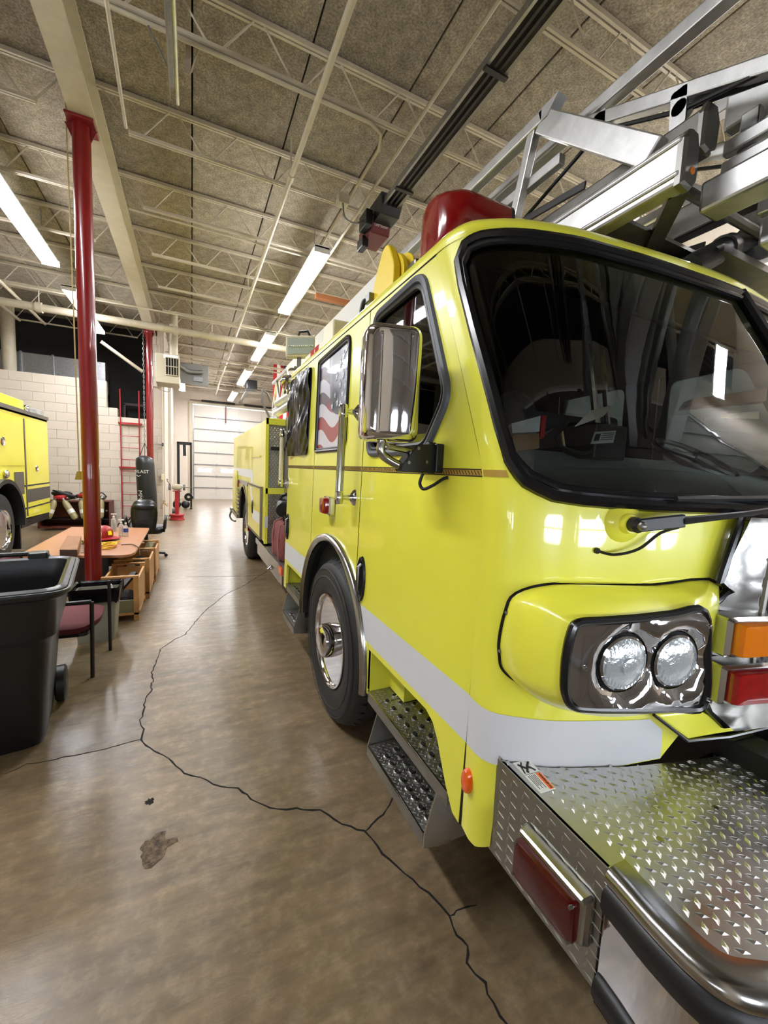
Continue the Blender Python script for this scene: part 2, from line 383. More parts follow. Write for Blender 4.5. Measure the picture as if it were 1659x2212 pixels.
# ================================================================== the room
ZC = 5.07                      # underside of the ceiling boards
YF, YB, XL, XR = -0.95, 20.3, -6.4, 6.2
fl = struct(MB().bx(XL - .3, XR + .3, YF - .3, YB + .3, -0.25, 0).build('floor', FLOORM, smooth=0), 'brown stained polished concrete floor with long cracks')
def crack(px, w0=0.0055, seed=1):
    random.seed(seed); pts = [at(a, b, z=0) for a, b in px]; P = []
    for i in range(len(pts) - 1):
        a, b = pts[i], pts[i + 1]; k = max(2, int((b - a).length / 0.035))
        for j in range(k): P.append(a + (b - a) * (j / k) + Vector((random.uniform(-.006, .006), random.uniform(-.006, .006), 0)))
    P.append(pts[-1]); vs = []; fs = []; n = len(P)
    for i, p in enumerate(P):
        t = (P[min(n - 1, i + 1)] - P[max(0, i - 1)]).normalized(); s = Vector((-t.y, t.x, 0)) * (w0 * random.uniform(.45, 1.2) * (0.25 if i in (0, n - 1) else 1))
        vs += [(p.x - s.x, p.y - s.y, .0012), (p.x + s.x, p.y + s.y, .0012), (p.x - s.x, p.y - s.y, -.02), (p.x + s.x, p.y + s.y, -.02)]
    for i in range(n - 1):
        a, b = 4 * i, 4 * i + 4
        fs += [(a, a + 1, b + 1, b), (a, b, b + 2, a + 2), (a + 1, a + 3, b + 3, b + 1)]
    MB().add(vs, fs).build('crack', CONCD, fl, smooth=0)
crack([(548, 1252), (525, 1266), (487, 1284), (440, 1322), (400, 1370), (371, 1385), (347, 1402), (342, 1419), (328, 1452), (330, 1472), (325, 1480), (329, 1489), (313, 1510), (311, 1534), (301, 1563), (309, 1575), (304, 1598), (338, 1627), (374, 1645), (398, 1672), (434, 1680), (476, 1700), (512, 1704), (555, 1732), (582, 1744), (639, 1748), (693, 1750), (741, 1780), (788, 1795), (826, 1844), (874, 1886), (928, 1931), (970, 1982), (990, 2022), (1009, 2046), (1011, 2079), (1045, 2120), (1062, 2165), (1110, 2230)], .0045, 3)
crack([(788, 1795), (805, 1780), (826, 1759), (850, 1726), (880, 1700)], .004, 4)
crack([(304, 1598), (241, 1614), (190, 1626), (139, 1636), (60, 1651), (10, 1672)], .003, 5)
crack([(970, 1982), (989, 1967), (1030, 1955)], .003, 6)
crack([(577, 1234), (548, 1252)], .006, 8)
crack([(610, 1240), (520, 1245), (400, 1246)], .004, 9)
for nm, m, (cx, cy), rr, sd in (('concrete_chip', SPALL, (338, 1832), .075, 2), ('oil_spot', CONCD, (324, 1731), .022, 3)):
    random.seed(sd); c = at(cx, cy, z=0); pts = []
    for k in range(22):
        th = 2 * PI * k / 22; r = rr * random.uniform(.55, 1.1); pts.append((c.x + r * math.cos(th), c.y + 1.1 * r * math.sin(th)))
    MB().prism(pts, lambda a, b: (a, b, -.01), (0, 0, .0112)).build(nm, m, fl, smooth=0)

# ceiling: fibre boards one by one
JY = [3.66 + 1.25 * k for k in range(-4, 14)]
ce = struct(MB().bx(XL - .3, XR + .3, YF - .3, YB + .3, ZC + .055, ZC + .25).build('ceiling', DARK, smooth=0), 'ceiling of mottled wood fibre boards above steel joists')
bm_ = MB().bx(-.443, .443, -.618, .618, 0, .05); board = None
for yk in JY:
    for i in range(-7, 7):
        xc = .014 + .9 * (i + .5)
        if yk + .625 > YB or yk < YF - .3: continue
        if board is None:
            board = bm_.build('ceiling_board', CEIL, ce, smooth=0, bevel=.006)
            o = board
        else:
            o = board.copy(); COL.objects.link(o)
        o.location = (xc, yk + .625, ZC + random.uniform(0, .004)); o.rotation_euler.z = PI * random.randint(0, 1)
# main beam along the bay and the joists
bmx = -.885
bo = MB()
bo.bx(bmx - .1, bmx + .1, YF, YB, 4.68, 4.70).bx(bmx - .008, bmx + .008, YF, YB, 4.70, 5.03).bx(bmx - .1, bmx + .1, YF, YB, 5.03, 5.05)
struct(bo.build('ceiling_beam', CREAM, smooth=0), 'cream painted steel beam carried by the red columns')
def joist(x0, x1, y):
    r = thing('ceiling_joist', 'cream steel bar joist with zigzag web under the ceiling boards', None, (0, y, 0), kind='structure')
    t = MB().bx(x0, x1, y - .028, y - .006, 5.022, 5.06).bx(x0, x1, y + .006, y + .028, 5.022, 5.06); t.build('top_chord', CREAM, r, smooth=0)
    b = MB().bx(x0 + .25, x1 - .25, y - .024, y - .005, 4.705, 4.733).bx(x0 + .25, x1 - .25, y + .005, y + .024, 4.705, 4.733); b.build('bottom_chord', CREAM, r, smooth=0)
    n = max(2, round((x1 - x0) / .62)); p = (x1 - x0) / n; rod = None
    for k in range(n):
        a = x0 + k * p
        for (xa, za, xb, zb) in ((a + .04, 5.03, a + p * .5 - .04, 4.72), (a + p * .5 + .04, 4.72, a + p - .04, 5.03)):
            MB().tube([(xa, y, za), (xb, y, zb)], .008, 6).build('web_rod', CREAM, r)
    return r
jr = joist(bmx + .1, XR, 0.0); jl = joist(XL, bmx - .1, 0.0)
first = True
for yk in JY:
    if yk < YF: continue
    for proto in (jr, jl):
        o = proto if first else copy_tree(proto)
        o.location = (0, yk, 0)
    first = False
# red columns
def column(y, name_label):
    r = thing('column', name_label, None, (-.915, y, 0), kind='structure')
    MB().lathe([(.073, 0), (.073, 4.655)], (-.915, y, 0), n=28).build('column_shaft', REDP, r)
    MB().bx(-1.02, -.80, y - .13, y + .13, 4.655, 4.68).build('cap_plate', REDP, r, smooth=0, bevel=.003)
    MB().bx(-1.05, -.78, y - .13, y + .13, 0, .02).build('base_plate', REDP, r, smooth=0)
    for s in (-1, 1): MB().prism([(0, 0), (.055, .0), (.0, -.12)], lambda a, b: (-.915 + s * (.07 + a), y - .006, 4.655 + b), (0, .012, 0)).build('gusset', REDP, r, smooth=0)
    return r
column(4.95, 'glossy red round steel column beside the wooden table')
column(11.5, 'bright red round steel column behind the punching bag')
# outer walls
struct(MB().bx(XR, XR + .25, YF - .25, YB + .25, 0, ZC + .05).build('wall_right', WALL, smooth=0), 'cream painted block wall beyond the fire truck')
struct(MB().bx(XL - .25, XL, YF - .25, YB + .25, 0, ZC + .05).build('wall_left', WALL, smooth=0), 'cream painted block wall beyond the second truck')
# back wall around the garage door opening
DX0, DX1, DZ = .04, 4.0, 4.27
wb = MB().bx(XL, DX0, YB, YB + .25, 0, ZC + .05).bx(DX1, XR, YB, YB + .25, 0, ZC + .05).bx(DX0, DX1, YB, YB + .25, DZ, ZC + .05)
struct(wb.build('wall_back', WALL, smooth=0), 'cream back wall with an overhead garage door')
tr = MB().bx(-.1, DX0, YB - .06, YB, 0, DZ).bx(DX1, DX1 + .14, YB - .06, YB, 0, DZ)
struct(tr.build('trim_1', CREAM, smooth=0), 'cream jambs of the back garage door')
def gdoor(name, y, x0, x1, h, nsec, face, panes, label, DOORW=DOORW):
    "sectional overhead door; face = -1 looks to -y"
    r = thing(name, label, None, ((x0 + x1) / 2, y, 0), kind='structure'); hs = h / nsec
    for k in range(nsec):
        z0 = k * hs; has = k == panes[0]
        ya, yb = (y, y + .05) if face < 0 else (y - .05, y)
        if has:
            wn = panes[1]; ww = panes[2]; hh = panes[3]; zc = z0 + hs / 2; gap = (x1 - x0) / wn; f = y if face < 0 else y
            holes = [rpoly([(x0 + gap * (i + .5) - ww / 2, zc - hh / 2), (x0 + gap * (i + .5) + ww / 2, zc - hh / 2), (x0 + gap * (i + .5) + ww / 2, zc + hh / 2), (x0 + gap * (i + .5) - ww / 2, zc + hh / 2)], hh * .3, 4) for i in range(wn)]
            p = sheet([(x0, z0 + .006), (x1, z0 + .006), (x1, z0 + hs - .006), (x0, z0 + hs - .006)], holes, lambda a, b: (a, f, b), .25).build('door_section', DOORW, r, smooth=0, solid=.03)
            for hl in holes: MB().prism(hl, lambda a, b: (a, f - face * .012, b), (0, -face * .01, 0)).build('window_pane', PANEM, p, smooth=0)
        else:
            p = MB().bx(x0, x1, ya, yb, z0 + .006, z0 + hs - .006).build('door_section', DOORW, r, smooth=0, bevel=.006)
        yo = y + face * .004
        MB().bx(x0, x1, min(yo, yo - face * .03), max(yo, yo - face * .03), z0 + hs * .5 - .007, z0 + hs * .5 + .007).build('pressed_groove', DOORG if face < 0 else DOORW, p, smooth=0)
        if k: MB().bx(x0, x1, min(y + face * .028, y), max(y + face * .028, y), z0 - .024, z0 + .012).build('joint_rib', DOORL, r, smooth=0)
    ns = max(2, round((x1 - x0) / 1.0))
    for i in range(ns + 1):
        xc = x0 + .03 + (x1 - x0 - .06) * i / ns
        MB().bx(xc - .035, xc + .035, min(y + face * .02, y), max(y + face * .02, y), 0, h).build('stile', GALV if i in (0, ns) else DOORW, r, smooth=0)
        for k in range(1, nsec): MB().bx(xc - .03, xc + .03, min(y + face * .045, y), max(y + face * .045, y), k * hs - .05, k * hs + .05).build('hinge', GALV, r, smooth=0)
    return r
gdoor('door_1', YB + .02, DX0, DX1, DZ - .05, 8, -1, (2, 4, .58, .16), 'white sectional garage door with small bright windows in the back wall')
# door head gear of the back door
g = thing('door_torsion_spring', 'dark torsion shaft and spring above the back garage door', 'door spring', (2, YB - .2, DZ - .02))
MB().tube([(DX0 - .1, YB - .18, DZ + .12), (DX1 + .1, YB - .18, DZ + .12)], .018, 8).build('shaft', STEELD, g)
MB().tube([(.4, YB - .18, DZ + .12), (1.8, YB - .18, DZ + .12)], .045, 10).build('spring', BLK, g)
MB().tube([(2.2, YB - .18, DZ + .12), (3.6, YB - .18, DZ + .12)], .045, 10).build('spring', BLK, g)
MB().bx(DX0 - .1, DX1 + .1, YB - .07, YB - .005, DZ - .02, DZ + .05).build('header_bar', TAN, g, smooth=0)
# front wall behind the viewer with two overhead doors
fw = MB().bx(XL, -4.9, YF - .25, YF, 0, ZC + .05).bx(-1.0, DX0, YF - .25, YF, 0, ZC + .05).bx(DX1, XR, YF - .25, YF, 0, ZC + .05).bx(-4.9, -1.0, YF - .25, YF, DZ, ZC + .05).bx(DX0, DX1, YF - .25, YF, DZ, ZC + .05)
struct(fw.build('wall_front', WALL, smooth=0), 'cream wall with two overhead doors behind the viewer')
gdoor('door_2', YF - .03, DX0, DX1, DZ - .05, 8, 1, (2, 5, .46, .30), 'tan sectional garage door facing the front of the fire truck', DOORF)
gdoor('door_3', YF - .03, -4.9, -1.0, DZ - .05, 8, 1, (2, 5, .46, .30), 'tan sectional garage door of the second bay', DOORF)

# block wall of the storage room, block by block
ws = struct(MB().bx(XL, -.66, 11.83, 11.98, 0, 2.6).bx(XL, -1.83, 11.83, 11.98, 2.6, 3.455).bx(-1.83, -1.62, 11.83, 11.98, 2.6, 2.845).bx(-.86, -.66, 11.83, 11.98, 2.6, 4.68).build('wall_storage', MORT, smooth=0), 'cream painted block wall with stepped top behind the red ladder')
blk = {}
def block(x0, x1, z0, z1):
    k = (round(x1 - x0, 3), round(z1 - z0, 3))
    if k not in blk:
        w, h = k; m = MB().bx(-w / 2 + .002, w / 2 - .002, -.07, .07, .002, h - .002); blk[k] = m.build('block', WALL, ws, smooth=0, bevel=.003); o = blk[k]
    else: o = blk[k].copy(); COL.objects.link(o)
    o.location = ((x0 + x1) / 2, 11.87, z0)
ch = .2035
for row in range(23):
    z0 = row * ch; x = -4.03 - (.2 if row % 2 else 0)
    while x < -.66:
        a, b = x, x + .406; lim = -.66
        if row >= 17: a = max(a, -.86)
        elif row >= 14: lim = -1.83
        elif row >= 13: lim = -1.62
        b2 = min(b, lim)
        if b2 - a > .05: block(a, b2, z0, z0 + ch)
        x += .406
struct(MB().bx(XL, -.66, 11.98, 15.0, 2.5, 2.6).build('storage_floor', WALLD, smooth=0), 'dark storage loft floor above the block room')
struct(MB().bx(XL, -.8, 13.1, 13.2, 2.6, ZC).build('wall_loft', WALLD, smooth=0), 'dark back of the storage loft')  # loft floor and back carry the unlit darkness in their colour
struct(MB().bx(-.78, -.62, 12.0, 14.3, 0, ZC).build('wall_passage', WALL, smooth=0, bevel=.01), 'cream wall of the passage leading to the back door')
struct(MB().bx(-.86, -.68, 14.3, YB, 0, ZC).build('wall_recess', WALL, smooth=0), 'cream wall of the recess behind the exercise rack')
struct(MB().bx(-.62, -.54, 13.7, 14.3, 0, 4.6).build('trim_2', WALL, smooth=0, bevel=.01), 'cream pilaster at the end of the passage wall')
o = MB().bx(-4.1, -1.95, 12.5, 13.0, 3.3, 4.02); du = thing('air_duct', 'grey galvanised air duct lying above the block wall', 'duct', (-3, 12.7, 3.3))
o.build('duct_body', GALV, du, smooth=0, bevel=.01)
for xx in (-3.6, -3.0, -2.4): MB().bx(xx - .02, xx + .02, 12.48, 13.02, 3.28, 4.04).build('duct_flange', GALV, du, smooth=0)
single(MB().tube([(-3.75, 12.3, 2.6), (-3.75, 12.3, 5.0)], .13, 16), 'vent_pipe', CREAM, 'fat cream vent pipe rising above the block wall', 'pipe')
sh = thing('picture_frame', 'dim wooden frame leaning in the dark storage loft', 'frame', (-1.3, 12.9, 2.6))
for a in ((-1.62, -1.58, 2.6, 3.1), (-1.02, -.98, 2.6, 3.1), (-1.62, -.98, 3.06, 3.12)): MB().bx(a[0], a[1], 12.86, 12.9, a[2], a[3]).build('frame_rail', TABLED, sh, smooth=0)
# red wall ladder fixed to the block wall
ld = thing('wall_ladder', 'thin red steel ladder fixed to the cream block wall', 'ladder', (-1.35, 11.72, 0))
for xx in (-1.55, -1.16): MB().tube([(xx, 11.72, .02), (xx, 11.72, 3.3)], .013, 8).build('side_rail', REDD, ld)
for k in range(9): MB().tube([(-1.55, 11.72, .2 + .285 * k), (-1.16, 11.72, .2 + .285 * k)], .009, 8).build('rung', REDD, ld)
for zz in (2.5, 1.43):
    MB().bx(-1.6, -1.1, 11.72, 11.79, zz - .02, zz + .02).build('wall_bracket', REDD, ld, smooth=0)

# fluorescent fixtures
def fixture(x, y0, y1, z, label):
    r = thing('ceiling_light', label, 'light', (x, (y0 + y1) / 2, z), 'fluorescent strip lights')
    MB().bx(x - .10, x + .10, y0, y1, z + .045, z + .075).build('housing', WHITE, r, smooth=0, bevel=.006)
    for s in (-1, 1):
        pr = [(s * .008, 0.0), (s * .085, 0.0), (s * .102, .015), (s * .102, .045), (s * .008, .045)]
        MB().prism(pr, lambda a, b: (x + a, y0 + .02, z + b), (0, y1 - y0 - .04, 0)).build('lit_lens', TUBEM, r, smooth=0)
    for yy in (y0, y1 - .03): MB().bx(x - .105, x + .105, yy, yy + .02, z - .005, z + .08).build('end_cap', WHITE, r, smooth=0)
    for yy in (y0 + .4, y1 - .4): MB().tube([(x, yy, z + .07), (x, yy, 5.0)], .006, 6).build('hanger', GALV, r)
    return r
for (x, y0, y1, lab) in ((1.54, 5.42, 7.86, 'lit strip light hanging beside the garage door opener'), (1.54, 9.2, 11.64, 'lit strip light second along the row above the truck'), (1.54, 12.95, 15.4, 'lit strip light last in the row above the truck'),
        (-1.86, 1.2, 3.64, 'lit strip light above the black wheeled bin'), (-1.86, 5.4, 7.84, 'lit strip light left of the glossy red column'), (-1.86, 8.75, 11.3, 'lit strip light showing behind the glossy red column'),
        (-.32, 15.7, 18.1, 'lit strip light end on above the passage'), (4.9, 1.4, 3.84, 'lit strip light over the far side of the truck front'), (4.9, 5.4, 7.84, 'lit strip light over the far side of the ladder'), (4.9, 9.4, 11.84, 'lit strip light over the far side of the truck body'), (4.9, 13.4, 15.84, 'lit strip light over the far rear of the truck'), (1.54, 17.0, 19.4, 'lit strip light just before the back door'), (4.9, -.8, .1, 'lit strip light above the far front corner')):
    fixture(x, y0, y1, 4.4, lab)
# sprinkler main and branch lines
def pipe(name, pts, r, label, m=CREAM, n=12, couple=()):
    t = thing(name, label, 'pipe', pts[0]); MB().tube(pts, r, n).build('pipe_run', m, t)
    for c in couple:
        d = (Vector(pts[-1]) - Vector(pts[0])).normalized(); MB().tube([Vector(c) - d * .05, Vector(c) + d * .05], r * 1.3, n).build('coupling', m, t)
        MB().tube([Vector(c), Vector(c) + Vector((0, 0, .4))], .01, 6).build('hanger_rod', m, t)
    return t
PY = 10.2
pa = at(0, 650, y=PY); pb = at(470, 748, y=PY)
pipe('sprinkler_main', [(XL, PY, pa.z), (XR, PY, pa.z)], .075, 'fat cream sprinkler main crossing in front of the far column', couple=[(-2.63, PY, pa.z), (-.3, PY, pa.z), (.42, PY, pa.z)])
xs = at(640, 350, z=4.62).x
pipe('sprinkler_branch', [(xs, -.9, 4.62), (xs, 19.8, 4.62)], .026, 'long cream sprinkler pipe running beneath the joists', couple=[(xs, 4.6, 4.62), (xs, 8.2, 4.62), (xs, 12.4, 4.62)])
xs2 = at(905, 260, z=4.66).x
pipe('ceiling_conduit', [(xs2, -.9, 4.66), (xs2, 17, 4.66)], .016, 'thin cream conduit running beside the door opener rail')
c1 = at(240, 0, z=4.6); c2 = at(272, 275, z=4.6)
pipe('conduit_drop', [(c1.x, c1.y - 1, 4.6), (c2.x, c2.y, 4.6)], .014, 'thin cream conduit crossing near the ceiling beam')
pipe('joist_conduit', [(bmx + .2, 6.16, 4.655), (at(830, 460, y=6.16).x, 6.16, 4.655)], .013, 'slim conduit clipped under a joist leading to the opener')
pipe('bent_conduit', [(bmx + .2, 3.66, 4.685), (xs2 - .35, 3.66, 4.685), (xs2 - .22, 3.72, 4.685), (xs2 - .16, 3.9, 4.685), (xs2 - .16, 16, 4.685)], .016, 'cream conduit bending along the joist then along the bay')
for (yy, zz, lab) in ((9.75, 4.64, 'thin conduit strapped below a joist beyond the beam'), (12.3, 4.45, 'upper pale conduit crossing above the heater'), (12.45, 4.36, 'lower pale conduit crossing above the heater')):
    pipe('cross_conduit', [(XL if yy < 10 else bmx, yy, zz), (5.5, yy, zz)], .018, lab)
# left bay: exhaust hose rails of the second bay
for dx, lab in ((-3.0, 'cream door track rail high in the second bay'), (-3.45, 'second cream rail high in the second bay'), (-3.9, 'third cream rail high in the second bay')):
    pipe('overhead_rail', [(dx, 5.0, 4.6), (dx, 12.0, 4.6)], .03, lab)
pipe('slanted_pipe', [at(218, 738, y=11.4), at(308, 803, y=11.7)], .04, 'slanted cream pipe running into the far red column')
# galvanised door track of the front door, ending overhead
tk = thing('door_track', 'galvanised overhead door track ending near the ceiling', 'track', (-.06, 2, 4.4))
te = at(384, 228, z=4.38)
MB().bx(te.x - .055, te.x - .05, YF, te.y, 4.38, 4.50).bx(te.x - .055, te.x, YF, te.y, 4.495, 4.50).build('track_angle', GALV, tk, smooth=0)
MB().tube([(te.x, YF, 4.39), (te.x, te.y, 4.39)], .012, 8).build('track_lip', BRIGHT, tk)
a, b = at(322, 60, z=4.62), at(358, 135, z=4.42)
MB().beam(a, b, .035, .012).build('track_brace', GALV, tk, smooth=0)
for (q0, q1) in (((407, 98), (404, 160)), ((430, 100), (413, 158))):
    MB().beam(at(*q0, z=5.0), at(*q1, z=4.75), .04, .004).build('perforated_hanger', CREAM, tk, smooth=0)
# garage door opener
op = thing('door_opener', 'garage door opener with dark red motor box and long black rail', 'door opener', (1.97, 4.6, 4.45))
OX = 1.98
for dx, w, m in ((-.075, .022, GALV), (-.02, .02, BLK), (.03, .02, BLK), (.085, .03, STEELD)):
    MB().bx(OX + dx - w / 2, OX + dx + w / 2, YF + .1, 4.35, 4.50, 4.56).build('rail', m, op, smooth=0)
for yy in (2.6, 4.0): MB().bx(OX - .09, OX + .11, yy, yy + .04, 4.485, 4.50).build('rail_spacer', BLK, op, smooth=0)
MB().hexa([(OX - .10, 4.35, 4.42), (OX + .13, 4.35, 4.42), (OX + .13, 4.62, 4.42), (OX - .10, 4.62, 4.42)], [(OX - .13, 4.28, 4.60), (OX + .15, 4.28, 4.60), (OX + .15, 4.70, 4.60), (OX - .13, 4.70, 4.60)]).build('motor_frame', BLKP, op, smooth=0, bevel=.008)
mo = MB().hexa([(OX - .12, 4.58, 4.33), (OX + .12, 4.58, 4.33), (OX + .12, 4.95, 4.33), (OX - .12, 4.95, 4.33)], [(OX - .12, 4.52, 4.48), (OX + .12, 4.52, 4.48), (OX + .12, 4.95, 4.48), (OX - .12, 4.95, 4.48)]).build('motor_cover', REDM, op, smooth=0, bevel=.012)
text_mb('LiftMaster', .042, lambda a, b, c: (OX + a, 4.547 - b * .4, 4.41 + b), .001).build('lettering', PRINT, mo, smooth=0)
MB().bx(OX - .21, OX - .13, 4.5, 4.72, 4.36, 4.52).build('relay_box', BLKP, op, smooth=0, bevel=.006)
MB().bx(OX - .16, OX - .08, 4.72, 4.9, 4.24, 4.36).build('motor_foot', BLK, op, smooth=0, bevel=.01)
MB().tube(spline([(OX - .2, 4.6, 4.45), (OX - .3, 4.6, 4.38), (OX - .42, 4.62, 4.42), (OX - .45, 4.65, 4.62), (OX - .45, 4.9, 4.7)]), .009, 6).build('wiring', GALV, op)
MB().bx(OX - .5, OX - .38, 4.6, 4.72, 4.56, 4.66).build('junction_box', TAN, op, smooth=0, bevel=.005)
# far opener rail near the back door
fo = thing('far_door_opener', 'small dark opener rail in front of the back garage door', 'door opener', (1.9, 18, 4.4))
MB().beam((1.93, 15.8, 4.50), (2.0, YB - .3, 4.45), .1, .06).build('rail', STEELD, fo, smooth=0)
MB().bx(1.75, 2.1, 15.2, 15.8, 4.3, 4.6).build('motor_cover', BLKP, fo, smooth=0, bevel=.01)
single(MB().beam((1.42, YB - .08, 3.5), (1.42, YB - .08, 4.25), .05, .05), 'door_lock_bar', WOODR, 'dark red bar hanging in front of the back garage door', 'bar')
# unit heater and its flue
ht = thing('unit_heater', 'cream gas unit heater with louvred front hung near the ceiling', 'heater', (-.38, 10.9, 3.45))
h0 = at(334, 817, y=10.6); 
HX0, HX1, HY0, HY1, HZ0, HZ1 = -.72, -.25, 10.6, 11.25, 3.38, 4.02
MB().bx(HX0, HX1, HY0, HY1, HZ0, HZ1).build('heater_case', TAN, ht, smooth=0, bevel=.012)
MB().bx(HX0 + .2, HX1 - .03, HY0 - .012, HY0 + .02, HZ0 + .18, HZ0 + .56).build('louvre_recess', DARK, ht, smooth=0)
for i in range(6): MB().bx(HX0 + .2 + i * .0535 - .006, HX0 + .2 + i * .0535 + .006, HY0 - .03, HY0, HZ0 + .18, HZ0 + .56).build('louvre', TAN, ht, smooth=0)
for i in range(3): MB().bx(HX0 + .2, HX1 - .03, HY0 - .028, HY0 - .004, HZ0 + .18 + i * .19 - .008, HZ0 + .18 + i * .19 + .008).build('louvre_bar', TAN, ht, smooth=0)
MB().bx(HX0 + .16, HX1 - .02, HY0 - .01, HY0, HZ1 - .1, HZ1 - .02).build('label_strip', WHITE, ht, smooth=0)
MB().tube([(HX1 - .12, 11.0, HZ1), (HX1 - .12, 11.0, 5.0)], .09, 14).build('flue_pipe', CREAM, ht)
for xx in (HX0 + .06, HX1 - .06): MB().tube([(xx, 10.95, HZ1), (xx, 10.95, 5.0)], .008, 6).build('hanger_rod', CREAM, ht)
MB().tube(spline([(HX0 + .01, 10.8, HZ0 + .02), (HX0 + .05, 10.8, HZ0 - .12), (HX0 + .25, 10.8, HZ0 - .16), (HX0 + .3, 10.8, HZ0 - .02)]), .007, 6).build('wiring', GALV, ht)
MB().bx(HX1 + .01, HX1 + .62, 11.1, 11.14, HZ0 + .12, HZ0 + .6).build('side_panel', STEELD, ht, smooth=0)
MB().tube(spline([(HX1, 11.0, HZ0 + .5), (HX1 + .1, 11.0, HZ0 + .46), (HX1 + .2, 11.0, HZ0 + .40), (HX1 + .5, 11.0, HZ0 + .42)]), .045, 12).build('air_hose', GALV, ht)
MB().bx(HX1 + .3, HX1 + .5, 11.05, 11.1, HZ0 + .2, HZ0 + .3).build('gas_valve', GALV, ht, smooth=0)
# flag hanging far behind the truck
fg = thing('hanging_flag', 'striped red and white flag hanging vertically behind the truck', 'flag', (2.9, 14.5, 2.6))
FY = 14.5; f0 = at(591, 783, y=FY); f1 = at(594, 905, y=FY)
fx0, fz1, fz0 = f0.x, f0.z, f1.z - .2; sw = .115
for k in range(13):
    x0 = fx0 + k * sw; zt = fz1 if k < 3 else fz1 - 1.0
    MB().loft([[(x0, FY + .03 * math.sin(k * .9 + z * 2), z), (x0 + sw, FY + .03 * math.sin((k + 1) * .9 + z * 2), z), (x0 + sw, FY + .006 + .03 * math.sin((k + 1) * .9 + z * 2), z), (x0, FY + .006 + .03 * math.sin(k * .9 + z * 2), z)] for z in [fz0 + (zt - fz0) * q / 6 for q in range(7)]]).build('stripe', REDF if k % 2 == 0 else WHITEF, fg, smooth=0)
MB().bx(fx0 + 3 * sw, fx0 + 13 * sw, FY - .04, FY - .02, fz1 - 1.0, fz1).build('canton', BLUEF, fg, smooth=0)
for i in range(5):
    for j in range(4):
        cx, cz = fx0 + 3 * sw + .1 + i * .22, fz1 - .12 - j * .24
        MB().prism([((.06 if q % 2 == 0 else .025) * math.sin(PI * q / 5), (.06 if q % 2 == 0 else .025) * math.cos(PI * q / 5)) for q in range(10)], lambda a, b: (cx + a, FY - .046, cz + b), (0, .006, 0)).build('star', WHITEF, fg, smooth=0)
single(MB().tube([(fx0 - .05, FY, fz1 + .02), (fx0 + 1.6, FY, fz1 + .02)], .015, 8), 'flag_pole', IVORY, 'thin pale pole carrying the hanging flag', 'pole')
single(MB().bx(2.0, 2.9, 7.36, 7.46, 4.625, 4.706), 'wooden_blocking', TIMB, 'orange timber fixed under a joist by the strip light', 'timber', smooth=0)
# ================================================================== the fire truck
TX = 2.0
T = thing('fire_truck', 'lime yellow ladder fire truck with white stripe parked in the bay', 'fire truck', (TX, 4.8, 0))
def sx(z): return .78 + (z - .76) * .018
def side(y, z, off=0.0): return Vector((sx(z) - off, y, z))
def sideR(y, z, off=0.0): return Vector((2 * TX - sx(z) + off, y, z))
AC, AZ, AR = 2.40, .55, .625          # wheel arch
def arc(a0, a1, r, n=14): return [(AC + r * math.cos(math.radians(a0 + (a1 - a0) * i / n)), AZ + r * math.sin(math.radians(a0 + (a1 - a0) * i / n))) for i in range(n + 1)]
ZT = 2.392
ra = AR + .012
a1 = math.degrees(math.acos((1.945 - AC) / ra)); a0 = 180 - math.degrees(math.asin((.735 - AZ) / ra))
FD = [(1.945, ZT), (1.345, ZT), (.981, 1.609), (.954, 1.594), (.964, .482), (1.0, .49), (1.045, .55), (1.08, .61), (1.112, .67), (1.15, .715), (1.20, .735)] + arc(a0, a1, ra, 8)
am0 = math.degrees(math.acos((1.955 - AC) / ra)); am1 = math.degrees(math.acos((2.862 - AC) / ra))
MP = [(2.862, ZT), (1.955, ZT)] + arc(am0, am1, ra, 18)
ar0 = math.degrees(math.acos((2.872 - AC) / ra)); ar1 = math.degrees(math.asin((.735 - AZ) / ra))
RD = [(3.73, ZT), (2.872, ZT)] + arc(ar0, ar1, ra, 8) + [(3.60, .735), (3.63, .70), (3.64, .50), (3.73, .50)]
FWIN = rpoly([(1.875, 2.345), (1.43, 2.365), (1.19, 1.87), (1.325, 1.685), (1.875, 1.685)], [.06, .07, .06, .05, .06], 6)
FLAG = rpoly([(2.872, 2.34), (2.215, 2.36), (2.215, 1.72), (2.872, 1.72)], .075, 6)
BAGW = rpoly([(3.66, 2.345), (3.03, 2.345), (3.06, 1.715), (3.66, 1.715)], .06, 6)
# the flag window sits in the middle panel, a little forward of its edge
FLAG = [(min(p[0], 2.835), p[1]) for p in FLAG]
fd = sheet(FD, [FWIN], side, .09).build('front_door', YEL, T, solid=.02, inner=INT, smooth=0, out=(-1, 0, 0))
mp = sheet(MP, [FLAG], side, .09).build('side_panel', YEL, T, solid=.02, inner=INT, smooth=0, out=(-1, 0, 0))
rd = sheet(RD, [BAGW], side, .09).build('rear_door', YEL, T, solid=.02, inner=INT, smooth=0, out=(-1, 0, 0))
for poly, win, nm in ((FD, FWIN, 'far_front_door'), (MP, FLAG, 'far_side_panel'), (RD, BAGW, 'far_rear_door')):
    sheet(poly, [win], sideR, .2).build(nm, YEL, T, solid=.02, inner=INT, smooth=0, out=(1, 0, 0))
    MB().prism(win, lambda a, b: sideR(a, b, -.012), (-.005, 0, 0)).build('far_window', SIDEGL, T, smooth=0)
